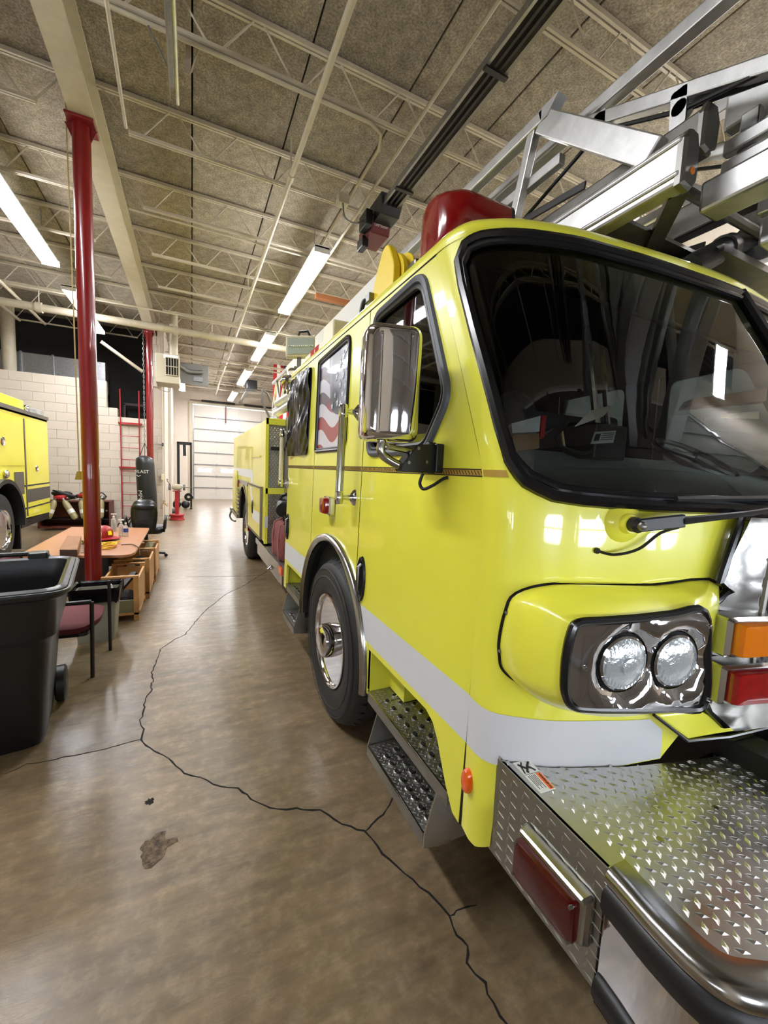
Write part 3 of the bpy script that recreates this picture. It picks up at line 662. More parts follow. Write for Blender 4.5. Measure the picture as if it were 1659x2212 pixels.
# dark backing behind the door gaps
sb = MB()
for pts in ([(1.95, .98), (1.95, 2.40)], [(2.867, .98), (2.867, 2.40)], [(.9595, .483), (.9535, 1.599), (.9775, 1.614), (1.352, 2.397)], [(.95, 2.402), (3.73, 2.402)]):
    if pts[0][1] == 2.402: pts = [(1.34, 2.3965), (3.73, 2.3965)]
    sb.tube([side(a, b, -.0062) for a, b in pts], .0062, 8)
sb.build('door_seal', BLK, T)
def ring(poly, r, off, m, name, parent, k=1):
    MB().tube([side(a, b, off) for a, b in resample(poly, .05)], r, 8, closed=True).build(name, m, parent)
def shrink(poly, d):
    c = Vector((sum(p[0] for p in poly) / len(poly), sum(p[1] for p in poly) / len(poly))); out = []
    for p in poly:
        v = Vector(p) - c; out.append(tuple(c + v * max(.1, 1 - d / v.length)))
    return out
# front door window: grey outer gasket, dark glass
GREYG = mat('grey_window_gasket', (84, 86, 96), 0.5)
ring(FWIN, .017, .0, GREYG, 'window_gasket', fd); ring(shrink(FWIN, .028), .012, -.002, BLK, 'inner_gasket', fd)
MB().prism(FWIN, lambda a, b: side(a, b, -.012), (.005, 0, 0)).build('window_glass', SIDEGL, fd, smooth=0)
# flag print on the middle window
def flag_mat():
    m = bpy.data.materials.new('printed_waving_flag'); m.use_nodes = True; nt = m.node_tree; b = nt.nodes['Principled BSDF']; b.inputs['Roughness'].default_value = .35; b.inputs['Coat Weight'].default_value = .3
    tc = nt.nodes.new('ShaderNodeTexCoord'); sp = nt.nodes.new('ShaderNodeSeparateXYZ'); nt.links.new(tc.outputs['Object'], sp.inputs[0])
    def mth(op, a, b_=None, c=None):
        n = nt.nodes.new('ShaderNodeMath'); n.operation = op
        for i, v in enumerate((a, b_, c)):
            if v is None: continue
            if isinstance(v, (int, float)): n.inputs[i].default_value = v
            else: nt.links.new(v, n.inputs[i])
        return n.outputs[0]
    y = mth('ADD', sp.outputs[1], 4.8); z = sp.outputs[2]
    w = mth('MULTIPLY', mth('SINE', mth('MULTIPLY_ADD', y, -9.5, 25.0)), .07)
    w2 = mth('MULTIPLY', mth('SINE', mth('MULTIPLY_ADD', z, 9.0, 0.0)), .012)
    s = mth('ADD', mth('ADD', mth('ADD', z, w), w2), mth('MULTIPLY', y, .16))
    fr = mth('FRACT', mth('MULTIPLY', s, 5.6)); red = mth('GREATER_THAN', fr, .52)
    sh = mth('MULTIPLY_ADD', mth('SINE', mth('MULTIPLY_ADD', y, -9.5, 23.6)), .22, .72)
    mx = nt.nodes.new('ShaderNodeMix'); mx.data_type = 'RGBA'; mx.inputs[6].default_value = rgb((198, 196, 204)); mx.inputs[7].default_value = rgb((150, 46, 58)); nt.links.new(red, mx.inputs[0])
    grey = nt.nodes.new('ShaderNodeMix'); grey.data_type = 'RGBA'; grey.inputs[7].default_value = rgb((92, 74, 82)); nt.links.new(mx.outputs[2], grey.inputs[6])
    f2 = mth('MULTIPLY', red, mth('GREATER_THAN', mth('ADD', z, mth('MULTIPLY', y, .5)), 3.33)); nt.links.new(f2, grey.inputs[0])
    # canton: upper forward area under a sloping fold
    can = mth('MULTIPLY', mth('LESS_THAN', mth('SUBTRACT', y, mth('MULTIPLY', mth('SUBTRACT', z, 2.0), .22)), 2.56), mth('GREATER_THAN', mth('ADD', z, mth('MULTIPLY', mth('SINE', mth('MULTIPLY_ADD', y, -9.0, 23.0)), .05)), 1.985))
    n = nt.nodes.new('ShaderNodeTexNoise'); n.inputs['Scale'].default_value = 5; nt.links.new(tc.outputs['Object'], n.inputs['Vector'])
    cr = nt.nodes.new('ShaderNodeValToRGB'); cr.color_ramp.elements[0].position = .4; cr.color_ramp.elements[1].position = .68; cr.color_ramp.elements[0].color = rgb((40, 42, 56)); cr.color_ramp.elements[1].color = rgb((150, 152, 166)); nt.links.new(n.outputs['Fac'], cr.inputs[0])
    m3 = nt.nodes.new('ShaderNodeMix'); m3.data_type = 'RGBA'; nt.links.new(can, m3.inputs[0]); nt.links.new(grey.outputs[2], m3.inputs[6]); nt.links.new(cr.outputs[0], m3.inputs[7])
    nt.links.new(m3.outputs[2], b.inputs['Base Color']); return m
fgl = MB().prism(FLAG, lambda a, b: side(a, b, -.006), (.005, 0, 0)).build('flag_window', flag_mat(), mp, smooth=0, label='side window covered by a printed waving flag')
ring(FLAG, .013, .0, GASK, 'window_gasket', mp); ring(shrink(FLAG, .02), .007, .0, GREYG, 'inner_gasket', mp)
random.seed(5)
stars = [(2.29, 2.30), (2.34, 2.27), (2.39, 2.23), (2.27, 2.20), (2.45, 2.17), (2.33, 2.16), (2.29, 2.09), (2.38, 2.11), (2.47, 2.06), (2.33, 2.05), (2.42, 2.01), (2.28, 2.02), (2.36, 2.0), (2.52, 2.0), (2.30, 1.90)]
st = MB()
for (a, b) in stars:
    r0 = random.uniform(.026, .034); sq = random.uniform(.55, 1.0)
    st.prism([((r0 if q % 2 == 0 else r0 * .4) * math.sin(PI * q / 5) * sq, (r0 if q % 2 == 0 else r0 * .4) * math.cos(PI * q / 5)) for q in range(10)], lambda u, v: side(a - u, b + v, -.005), (-.0015, 0, 0))
st.build('printed_stars', STRIPE, mp, smooth=0, kind='stuff')
# torn black film taped over the rear window
random.seed(11)
fo_ = []; NB, MBm = 16, 22
out = rpoly([(3.68, 2.365), (3.02, 2.36), (3.045, 1.705), (3.68, 1.70)], .05, 4)
film = sheet(out, [], lambda a, b: side(a, b, .014 + .016 * math.sin(a * 9 + b * 7) * math.sin(b * 11 - a * 5) + .009 * abs(math.sin(b * 19 + a * 26)) + .006 * abs(math.sin(a * 37 - b * 15 + 2 * math.sin(b * 9)))), .022)
film.build('black_film', FOIL, rd, smooth=60, label='wrinkled black plastic film taped over the rear window')
ring(BAGW, .012, .0, GASK, 'window_gasket', rd)
# white stripe along the doors and round the front
S0, S1 = .763, .92
ast0 = 180 - math.degrees(math.asin((S1 - AZ) / (AR + .02))); ast1 = 180 - math.degrees(math.asin((S0 - AZ) / (AR + .02)))
p_ = [(.957, S0), (.957, S1)] + arc(ast0, ast1, AR + .02, 5)
sheet(p_, [], lambda a, b: side(a, b, .0015), .3).build('reflective_stripe', STRIPE, fd, smooth=0)
p_ = [(3.728, S1), (3.728, S0)] + arc(180 - ast1, 180 - ast0, AR + .02, 5)
sheet(p_, [], lambda a, b: side(a, b, .0015), .3).build('reflective_stripe', STRIPE, rd, smooth=0)
# pinstripe with a braid
for (ya, yb, par) in ((.975, 1.943, fd), (1.957, 2.86, mp), (2.874, 3.728, rd)):
    MB().bx(sx(1.61) - .001, sx(1.61) + .004, ya, yb, 1.6, 1.619).build('pinstripe', GOLD, par, smooth=0)
    for zz in (1.599, 1.62): MB().bx(sx(1.61) - .0016, sx(1.61) + .004, ya, yb, zz - .0018, zz + .0018).build('pinstripe_edge', BLKPR, par, smooth=0)
    b_ = MB(); yy = ya + .006
    while yy < yb - .006: b_.beam((sx(1.61) - .0014, yy, 1.603), (sx(1.61) - .0014, yy + .01, 1.616), .001, .003, (1, 0, 0)); yy += .016
    b_.build('pinstripe_braid', BLKPR, par, smooth=0, kind='stuff')
# wheel arch trim, well
w = MB()
for r0, r1, x0, x1 in ((AR - .028, AR + .022, -.022, .01),):
    prof = [(r0, .03), (r0, -.012), (r0 + .006, -.02), ((r0 + r1) / 2, -.03), (r1 - .006, -.02), (r1, -.01), (r1, .012)]
    loops = []
    path = [(0, None)]
    angs = [-6 + 192 * i / 40 for i in range(41)]
    for a in angs:
        c, s = math.cos(math.radians(a)), math.sin(math.radians(a)); loops.append([(sx(.9) + h, AC + r * c, AZ + r * s) for r, h in prof])
    w.loft(loops, (True, True), True)
w.build('arch_trim', STEEL, T)
wl = MB(); loops = []
for a in [-10 + 200 * i / 30 for i in range(31)]:
    c, s = math.cos(math.radians(a)), math.sin(math.radians(a)); loops.append([(.79, AC + (AR - .02) * c, AZ + (AR - .02) * s), (1.25, AC + (AR - .02) * c, AZ + (AR - .02) * s)])
wl.loft(loops, (False, False), False); wl.bx(1.25, 1.27, AC - AR, AC + AR, .1, AZ + AR)
wl.build('wheel_well', DARK, T)

# ---------------- front shell, lofted from the belt line to the roof
C0 = [(.78, .955), (.776, .90), (.787, .862), (.821, .828), (.917, .765), (1.058, .71), (1.2, .663), (1.6, .57), (2.0, .53)]
C1 = [(.811, 1.36), (.813, 1.29), (.83, 1.225), (.868, 1.18), (.965, 1.12), (1.1, 1.075), (1.24, 1.045), (1.62, 1.0), (2.0, .975)]
def catm(C, t):
    n = len(C) - 1; t = max(0, min(1, t)) * n; i = int(min(n - 1, t)); f = t - i
    b, c = Vector(C[i]), Vector(C[i + 1]); a = Vector(C[i - 1]) if i else 2 * b - c; d = Vector(C[i + 2]) if i < n - 1 else Vector((2 * c.x - b.x, b.y))
    return .5 * ((2 * b) + (c - a) * f + (2 * a - 5 * b + 4 * c - d) * f * f + (3 * b - a - 3 * c + d) * f ** 3)
def SF(u, z, off=0.0):
    "front surface: u 0..1 from the near door seam to the centre, 1..2 mirrored; off = outwards"
    t = u if u <= 1 else 2 - u
    k = max(-.2, min(1.2, (z - 1.6) / .82))
    if z < 1.5: k = 0
    elif z < 1.7: q = (z - 1.5) / .2; k = .5 * .2 / .82 * q * q
    p = catm(C0, t) * (1 - k) + catm(C1, t) * k
    if off:
        q1 = catm(C0, min(1, t + .01)) * (1 - k) + catm(C1, min(1, t + .01)) * k; q0 = catm(C0, max(0, t - .01)) * (1 - k) + catm(C1, max(0, t - .01)) * k
        d = (q1 - q0).normalized(); p = p + Vector((-(-d.y), -d.x)) * off if False else p + Vector((d.y, -d.x)) * off
    return Vector((p.x if u <= 1 else 2 * TX - p.x, p.y, z))
US = 1.6
def SFs(a, z): return SF(a / US, z)
HB = [(0, .482), (.09, .472), (.18, .474), (.325, .50), (.352, .768), (.652, .768), (.771, .79), (.779, .82), (.79, .862), (.9, .872)]
outl = HB + [(2 - a, b) for a, b in reversed(HB)]
outl = outl + [(2, 1.59), (2.0, 1.6)] + [(2, 2.41), (1.5, 2.41), (1.0, 2.41), (.5, 2.41), (0, 2.41)]
WS = [(.853, 1.538), (.758, 1.541), (.617, 1.544), (.528, 1.549), (.46, 1.557), (.38, 1.59), (.301, 1.648), (.266, 1.742), (.24, 1.891), (.212, 2.049), (.192, 2.217), (.199, 2.314), (.265, 2.364), (.381, 2.385), (.46, 2.39), (.552, 2.392), (.72, 2.392), (.822, 2.388), (.9, 2.378)]
WSo = [(.985, 1.538)] + WS + [(.985, 2.372)]
full = WSo + [(2 - a, b) for a, b in reversed(WSo)]
def sc2(p): return [(a * US, b) for a, b in p]
fs_ = sheet(sc2(outl), [sc2(full)], SFs, .05)
fs_.build('front_shell', YEL, T, solid=.02, inner=INT, out=(0, -1, 0))
# fill strip between door seam and shell at the belt step
gl = sheet(sc2(full), [], lambda a, z: SF(a / US, z, -.008), .06).build('windshield', WSGLASS, T)
gp = [SF(a, b, .004) for a, b in [(p[0], p[1]) for p in resample(full, .03)]]
MB().tube(gp, .019, 8, closed=True).build('gasket', GASK, gl)
def inset(p, d):
    return [(1 + (a - 1) * (1 - d * .55), 1.965 + (b - 1.965) * (1 - d)) for a, b in p]
MB().tube([SF(a, b, .004) for a, b in resample(inset(full, .055), .03)], .011, 8, closed=True).build('gasket_lip', GASK, gl)
MB().tube([SF(1, z, .004) for z in [1.54 + .84 * i / 12 for i in range(13)]], .022, 8).build('centre_post', GASK, gl)
# stripe and pinstripe on the shell
stp = [(.004, S0), (.35, S0), (.652, .772), (.771, .794), (.769, .882), (.75, S1), (.4, S1), (.004, S1)]
sheet(sc2(stp), [], lambda a, z: SF(a / US, z, .0022), .05).build('reflective_stripe', STRIPE, T)
sheet(sc2([(.02, 1.6), (.27, 1.6), (.255, 1.619), (.02, 1.619)]), [], lambda a, z: SF(a / US, z, .002), .05).build('pinstripe', GOLD, T)
# roof with rounded edge
rim = [SF(i / 40 * 2, 2.41) for i in range(41)]
rim = [Vector((.812, 3.73, 2.41))] + [Vector((.8115, 3.73 - (3.73 - 1.36) * i / 8, 2.41)) for i in range(1, 8)] + rim + [Vector((4 - .8115, 1.36 + (3.73 - 1.36) * i / 8, 2.41)) for i in range(1, 9)]
def rin(p, k): c = Vector((TX, min(3.3, max(1.9, p.y)), 0)); v = (c - Vector((p.x, p.y, 0))); v = v.normalized() * min(v.length, k); return v
loops = []
for d, z in ((0, 2.398), (-.004, 2.412), (0, 2.43), (.02, 2.458), (.06, 2.48), (.14, 2.497), (.4, 2.515), (1.0, 2.53)):
    loops.append([p + (rin(p, d) if d > 0 else -rin(p, .004)) + Vector((0, 0, z - p.z)) for p in rim])
rf = MB().loft(loops, (False, True), True).build('cab_roof', YEL, T, smooth=60)
MB().bx(.83, 3.17, 3.70, 3.73, .6, 2.42).build('cab_back', YEL, T, smooth=0)
# cab interior
it = MB().bx(.86, 3.14, 1.0, 3.68, .75, .8).bx(.86, 3.14, 3.60, 3.66, .8, 2.38).bx(1.5, 2.5, 1.05, 3.2, .8, 1.35).bx(.86, .9, 1.95, 3.6, .8, 1.6).bx(3.1, 3.14, 1.95, 3.6, .8, 1.6).bx(.9, 3.1, 2.3, 2.36, .8, 2.1)
it.build('cab_interior', INT, T, smooth=0)
dsh = MB(); dl = []
for xx, yf in ((.87, 1.0), (.95, .9), (1.1, .82), (1.4, .75), (2.0, .70), (2.6, .75), (2.9, .82), (3.05, .9), (3.13, 1.0)):
    dl.append([(xx, yf, 1.2), (xx, yf, 1.552 + (yf - .92) * .36 - .03), (xx, yf + .03, 1.552 + (yf + .03 - .92) * .36), (xx, 1.42, 1.552 + .5 * .36), (xx, 1.46, 1.70), (xx, 1.46, 1.2)])
dsh.loft(dl, (True, True), True).build('dashboard', DASH, T, smooth=40)
for xx in (1.2, 2.75):
    s_ = MB().bx(xx - .26, xx + .26, 1.55, 2.05, .95, 1.15).build('seat', SEATM, T, smooth=0, bevel=.04)
    MB().bx(xx - .25, xx + .25, 2.02, 2.16, 1.1, 1.85).build('seat_back', SEATM, s_, smooth=0, bevel=.05)
    MB().bx(xx - .14, xx + .14, 2.03, 2.13, 1.87, 2.08).build('head_rest', SEATM, s_, smooth=0, bevel=.04)
sw_ = MB(); c = Vector((2.72, 1.42, 1.76)); ax = Vector((0, -.5, .86)).normalized(); u = Vector((1, 0, 0)); v = ax.cross(u)
sw_.tube([c + (u * math.cos(2 * PI * k / 28) + v * math.sin(2 * PI * k / 28)) * .23 for k in range(28)], .016, 8, closed=True)
for k in (0, 1, 2): a = 2 * PI * k / 3 + .5; sw_.tube([c, c + (u * math.cos(a) + v * math.sin(a)) * .23], .014, 6)
sw_.build('steering_wheel', BLKP, T)
MB().tube([(1.86, 1.35, 1.5), (1.80, 1.5, 2.4)], .018, 8).tube([(1.93, 1.35, 1.5), (1.9, 1.5, 2.4)], .014, 8).build('grab_pole', STEEL, T)
MB().bx(1.62, 1.84, 1.25, 1.42, 1.70, 1.86).build('radio_console', BLKP, T, smooth=0, bevel=.01)
MB().tube(spline([(1.5, 1.3, 1.86), (1.42, 1.28, 1.76), (1.55, 1.25, 1.72), (1.7, 1.3, 1.76)]), .008, 6).build('handset_cord', BLK, T)
MB().lathe([(.0, -.03), (.13, -.03), (.15, 0), (.13, .03), (0, .03)], (1.28, 1.42, 1.83), (0, 1, .25), 24).build('dash_fan', INT, T)
MB().tube(spline([(1.2, 1.4, 1.85), (1.3, 1.38, 1.80), (1.42, 1.38, 1.795), (1.5, 1.38, 1.83)]), .0035, 6).build('bead_chain', STEEL, T)
MB().tube([(1.53, 1.36, 1.84), (1.56, 1.36, 1.75)], .007, 6).build('chain_pendant', GOLD, T)

MB().bx(.86, 3.14, 1.3, 3.68, 2.375, 2.385).build('headliner', INT, T, smooth=0)
# ---------------- wheels
def wheel(x, y, R, name, parent, w=.30):
    "x = outer face of the tyre; returns the part"
    prof = [(R * .56, .02), (R * .60, -.0), (R * .72, -.012), (R * .86, -.012), (R * .93, .0), (R * .975, .02), (R, .045), (R, w - .045), (R * .97, w - .015), (R * .85, w), (R * .56, w)]
    o = MB().lathe([(r, h) for r, h in prof], (x, y, R - .004), (1, 0, 0), 56, closed=True).build(name, TIRE, parent)
    tl = MB()
    for k in range(44):
        a = 2 * PI * k / 44; c, s = math.cos(a), math.sin(a)
        p0 = Vector((x + .02, y + R * .955 * c, R - .004 + R * .955 * s)); p1 = Vector((x + .075, y + (R + .004) * c, R - .004 + (R + .004) * s)); tl.beam(p0, p1, .05, .018, (0, c, s))
    tl.build('tread_lug', TIRE, o, smooth=0, kind='stuff')
    for r_ in (.80, .90): MB().lathe([(R * r_ - .004, -.0125), (R * r_, -.016), (R * r_ + .004, -.0125)], (x, y, R - .004), (1, 0, 0), 48, closed=True).build('sidewall_ring', TIRE, o)
    return o
fwh = wheel(.795, AC + .01, .51, 'front_wheel', T)
rc = (.795, AC + .01, .506)
MB().lathe([(.297, .012), (.295, -.006), (.285, -.008), (.272, .006), (.262, .05), (.235, .075), (.205, .075), (.16, .06), (.11, .05), (.11, .12)], rc, (1, 0, 0), 48).build('wheel_rim', CHROME, fwh)
MB().lathe([(.0, -.07), (.04, -.07), (.085, -.062), (.102, -.045), (.108, -.01), (.11, .02), (.15, .03), (.168, .05), (.17, .075)], rc, (1, 0, 0), 40).build('hub_cap', CHROME, fwh)
hh = MB()
for k in range(10):
    a = 2 * PI * (k + .5) / 10; hh.lathe([(.024, -.004), (.025, .004)], (.795 + .066, rc[1] + .218 * math.cos(a), rc[2] + .218 * math.sin(a)), (1, 0, 0), 12)
hh.build('hand_holes', DARK, fwh, kind='stuff')
ln = MB()
for k in range(10):
    a = 2 * PI * k / 10; ln.lathe([(.0, -.02), (.009, -.018), (.013, -.01), (.013, .02)], (.795 + .05, rc[1] + .142 * math.cos(a), rc[2] + .142 * math.sin(a)), (1, 0, 0), 8)
ln.build('lug_nuts', CHROME, fwh, kind='stuff')
wheel(2 * TX - .795 - .3, AC + .01, .51, 'front_wheel', T)
rwh = wheel(.86, 7.33, .52, 'rear_wheel', T, .28); wheel(1.17, 7.33, .52, 'rear_wheel', T, .28); wheel(2.85, 7.33, .52, 'rear_wheel', T, .28)
MB().lathe([(.297, .012), (.29, .0), (.28, .02), (.26, .10), (.2, .15), (.12, .16), (.12, .06), (.1, .04), (0, .04)], (.86, 7.33, .516), (1, 0, 0), 40).build('wheel_rim', CHROME, rwh)

# ---------------- steps of the cab
def lozenge(mb, c, ex, ey, ez, ang, L=.011, W=.0042, h=.0016):
    ca, sa = math.cos(ang), math.sin(ang); a = ex * ca + ey * sa; b = ey * ca - ex * sa
    mb.add([c - a * L, c + b * W, c + a * L, c - b * W, c - a * L * .4 + ez * h, c + a * L * .4 + ez * h], [(0, 3, 5, 4), (3, 2, 5), (2, 1, 4, 5), (1, 0, 4)])
def step(y0, y1, xo, xi, z, ncol, nrow, name='step'):
    p = MB().bx(xo, xi, y0, y1, z - .006, z).bx(xo, xo + .006, y0, y1, z - .055, z).build(name, PLATED, T, smooth=0, bevel=.003)
    MB().tube([(xo + .003, y0, z - .003), (xo + .003, y1, z - .003)], .005, 6).build('step_nosing', STEEL, p)
    d = MB(); e = Vector((1, 0, 0)), Vector((0, 1, 0)), Vector((0, 0, 1)); i = 0
    yy = y0 + .012
    while yy < y1 - .01:
        xx = xo + .015 + (.012 if i % 2 else 0)
        while xx < xi - .01: lozenge(d, Vector((xx, yy, z)), *e, PI / 4 if i % 2 else -PI / 4); xx += .026
        yy += .0135; i += 1
    d.build('tread_pattern', PLATED, p, smooth=0, kind='stuff')
    h1 = MB(); h2 = MB()
    for r in range(nrow):
        for c in range(ncol):
            x = xo + .05 + (xi - xo - .08) * c / max(1, ncol - 1); y = y0 + .05 + (y1 - y0 - .1) * (r + (.5 if c % 2 else 0)) / nrow
            h1.lathe([(.0175, 0), (.0165, .003), (.012, .0055), (.0095, .004)], (x, y, z), (0, 0, 1), 14)
            star = [((.0105 if q % 2 else .0065) * math.cos(PI * q / 6), (.0105 if q % 2 else .0065) * math.sin(PI * q / 6)) for q in range(12)]
            h2.prism(star, lambda a, b: (x + a, y + b, z + .004), (0, 0, .0014))
    h1.build('grip_rims', STEEL, p, kind='stuff'); h2.build('grip_holes', DARK, p, smooth=0, kind='stuff')
    return p
step(1.03, 1.72, .777, 1.02, .53, 4, 9)
st2 = step(1.10, 1.60, .735, .99, .335, 4, 8)
def bracket(y, xo, par, d=.006):
    MB().prism([(xo, .335), (xo, .285), (xo + .06, .27), (.99, .27), (.99, .53), (.79, .53)], lambda a, b: (a, y, b), (0, d, 0)).build('step_side', PLATE, par, smooth=0)
bracket(1.094, .735, st2); bracket(1.60, .735, st2)
st3 = step(3.13, 3.63, .777, 1.02, .545, 3, 6)
st4 = step(3.12, 3.56, .735, .99, .32, 3, 6)
bracket(3.114, .735, st4); bracket(3.56, .735, st4)
MB().bx(1.0, 1.03, 1.03, 1.80, .5, .76).bx(.785, 1.0, 1.715, 1.745, .53, .745).bx(.785, .80, 1.72, 1.80, .50, .745).bx(.89, 1.0, 1.56, 1.715, .535, .745).bx(.785, 1.0, 1.03, 1.045, .5, .74).build('step_well', YEL, T, smooth=0)
MB().bx(1.0, 1.03, 3.03, 3.7, .5, .76).bx(.785, 1.0, 3.66, 3.70, .5, .74).build('step_well', YEL, T, smooth=0)
MB().bx(1.03, 2.97, .95, 3.7, .55, .76).build('cab_floor', BLK, T, smooth=0)
MB().bx(1.45, 1.55, .4, 9.2, .55, .85).bx(2.45, 2.55, .4, 9.2, .55, .85).bx(1.55, 2.45, 2.3, 2.5, .42, .6).bx(1.0, 3.0, 7.25, 7.4, .45, .6).build('chassis_frame', BLK, T, smooth=0)

# ---------------- door hardware
def oval(c, ry, rz, n=20): return [(c[0] + ry * math.cos(2 * PI * k / n), c[1] + rz * math.sin(2 * PI * k / n)) for k in range(n)]
for par, c, ry, rz in ((fd, (1.875, 1.05), .052, .118), (rd, (3.645, 1.07), .05, .118)):
    h = MB().loft([[side(a, b, .0) for a, b in oval(c, ry, rz)], [side(a, b, .012) for a, b in oval(c, ry * .94, rz * .96)], [side(a, b, .010) for a, b in oval(c, ry * .78, rz * .88)], [side(a, b, .002) for a, b in oval(c, ry * .7, rz * .8)]], (False, True)).build('handle_recess', BLKP, par)
    MB().tube([side(c[0] + .012, c[1] - .07, .0), side(c[0] + .012, c[1] - .06, .016), side(c[0] + .012, c[1] + .06, .016), side(c[0] + .012, c[1] + .07, .0)], .011, 8).build('pull_handle', STEELD, par)
def grab(y, z0, z1, par, m, xo=.09):
    g_ = MB().tube([side(y, z0 + .02, xo), side(y, z1 - .02, xo)], .019, 14)
    g_ = g_.build('grab_handle', m, par)
    for z in (z0, z1):
        f = MB(); f.loft([[side(y + a, z + b, .0) for a, b in oval((0, 0), .02, .045, 16)], [side(y + a, z + b, .012) for a, b in oval((0, 0), .017, .04, 16)], [side(y + a, z + b, .03) for a, b in oval((0, 0), .014, .016, 16)], [side(y + a, z + b, .06) for a, b in oval((0, 0), .012, .014, 16)], [side(y + a, z + b, xo) for a, b in oval((0, 0), .022, .024, 16)]])
        f.build('handle_foot', CHROME, g_)
        MB().lathe([(.0, -.034), (.02, -.034), (.023, -.028), (.023, .028), (.02, .034), (0, .034)], side(y, z, xo), (0, 0, 1), 16).build('handle_socket', CHROME, g_)
    return g_
gh = grab(2.03, 1.455, 1.905, mp, STEEL)
ribs = MB()
for k in range(8): a = 2 * PI * k / 8; ribs.tube([side(2.03, 1.49, .09) + Vector((math.cos(a) * .019, math.sin(a) * .019, 0)), side(2.03, 1.87, .09) + Vector((math.cos(a) * .019, math.sin(a) * .019, 0))], .003, 5)
ribs.build('grip_ribs', STEEL, gh, kind='stuff')
grab(3.70, 1.46, 1.90, rd, IVORY, .07)
# red side marker lamp
ml = MB().bx(sx(1.37) - .045, sx(1.37), 2.34, 2.46, 1.32, 1.435).build('marker_lamp', CHROME, mp, smooth=0, bevel=.012)
MB().loft([[(sx(1.37) - .04 - h, 2.40 + (a - 2.40) * s, 1.377 + (b - 1.377) * s) for a, b in rpoly([(2.347, 1.328), (2.453, 1.328), (2.453, 1.427), (2.347, 1.427)], .02, 3)] for h, s in ((0, 1), (.02, .98), (.032, .9), (.036, .7))]).build('red_lens', REDL, mp)
# amber clearance lamp on the corner
MB().loft([[SF(.055 + .05 * math.cos(2 * PI * k / 20) * s, .655 + .04 * math.sin(2 * PI * k / 20) * s, h) for k in range(20)] for h, s in ((.0, 1), (.008, 1), (.016, .85), (.019, .4))]).build('clearance_lamp', ORA, T)


# ---------------- mirror
MC = Vector((.60, 1.25, 1.885)); mrw = math.radians(-14)
def mpt(a, b, c):   # a along width, b depth (towards viewer negative), c up
    return MC + Vector((a * math.cos(mrw) - b * math.sin(mrw), a * math.sin(mrw) + b * math.cos(mrw), c))
mm = MB(); loops = []
for d, s in ((.06, .80), (.06, .96), (.05, 1.0), (.0, 1.0), (-.03, .97), (-.05, .9), (-.058, .72)):
    loops.append([mpt(a, d - .03 * (1 - (a / .1) ** 2) * (1 if d < .03 else 0), c) for a, c in [(p[0] * s, p[1] * (1 - (1 - s) * .5)) for p in rpoly([(-.096, -.184), (.096, -.184), (.096, .184), (-.096, .184)], .035, 5)]])
mm.loft(loops); mr_ = mm.build('side_mirror', CHROME, T, smooth=50)
for (a, c) in ((-.05, .145), (.05, .145)): MB().ball(mpt(a, -.075, c), .006, 8).build('screw', STEELD, mr_)
MB().tube([mpt(a, -.083 + .03 * (a / .1) ** 2, c) for a, c in ((-.045, -.165), (-.045, .168))], .0012, 4).build('cover_joint', DARK, mr_)
MB().tube([mpt(a, -.083 + .03 * (a / .1) ** 2, c) for a, c in ((.045, -.165), (.045, .168))], .0012, 4).build('cover_joint', DARK, mr_)
MB().prism(rpoly([(-.085, -.165), (.085, -.165), (.085, .165), (-.085, .165)], .03, 4), lambda a, b: mpt(a, .061, b), (0, .003, 0)).build('mirror_glass', CHROME, mr_, smooth=0)
arm = MB().tube(spline([mpt(-.02, -.01, -.17), mpt(-.025, -.01, -.215), (.60, 1.25, 1.645), (.655, 1.245, 1.622), (.70, 1.24, 1.62)]), .015, 12).tube([mpt(.0, -.01, -.20), (.68, 1.24, 1.675), (.72, 1.24, 1.675)], .011, 10)
arm.build('mirror_arm', STEEL, T)
MB().prism(rpoly([(.64, 1.602), (.77, 1.602), (.775, 1.70), (.70, 1.70), (.64, 1.625)], .012, 3), lambda a, b: (a, 1.215, b), (0, .055, 0)).build('mirror_bracket', BLK, T, smooth=0, bevel=.004)
MB().bx(.765, sx(1.65), 1.20, 1.33, 1.605, 1.705).bx(.75, .78, 1.225, 1.255, 1.60, 1.71).build('bracket_plate', BLK, T, smooth=0, bevel=.004)
bl = MB()
for (a, b) in ((.70, 1.685), (.665, 1.635), (.735, 1.64)): bl.lathe([(.0, -.004), (.006, -.004), (.006, .0)], (a, 1.215, b), (0, 1, 0), 8)
for (a, b) in ((1.22, 1.64), (1.25, 1.64), (1.22, 1.68), (1.25, 1.68)): bl.lathe([(.0, -.004), (.006, -.004), (.006, .0)], (.765, a + .05, b), (1, 0, 0), 8)
bl.build('bracket_bolts', STEELD, T, kind='stuff')
MB().tube(spline([(.75, 1.26, 1.60), (.745, 1.27, 1.565), (.75, 1.25, 1.545), (.77, 1.22, 1.56), (.785, 1.18, 1.585), (sx(1.59), 1.165, 1.59)]), .006, 8).build('mirror_cable', RUB, T)

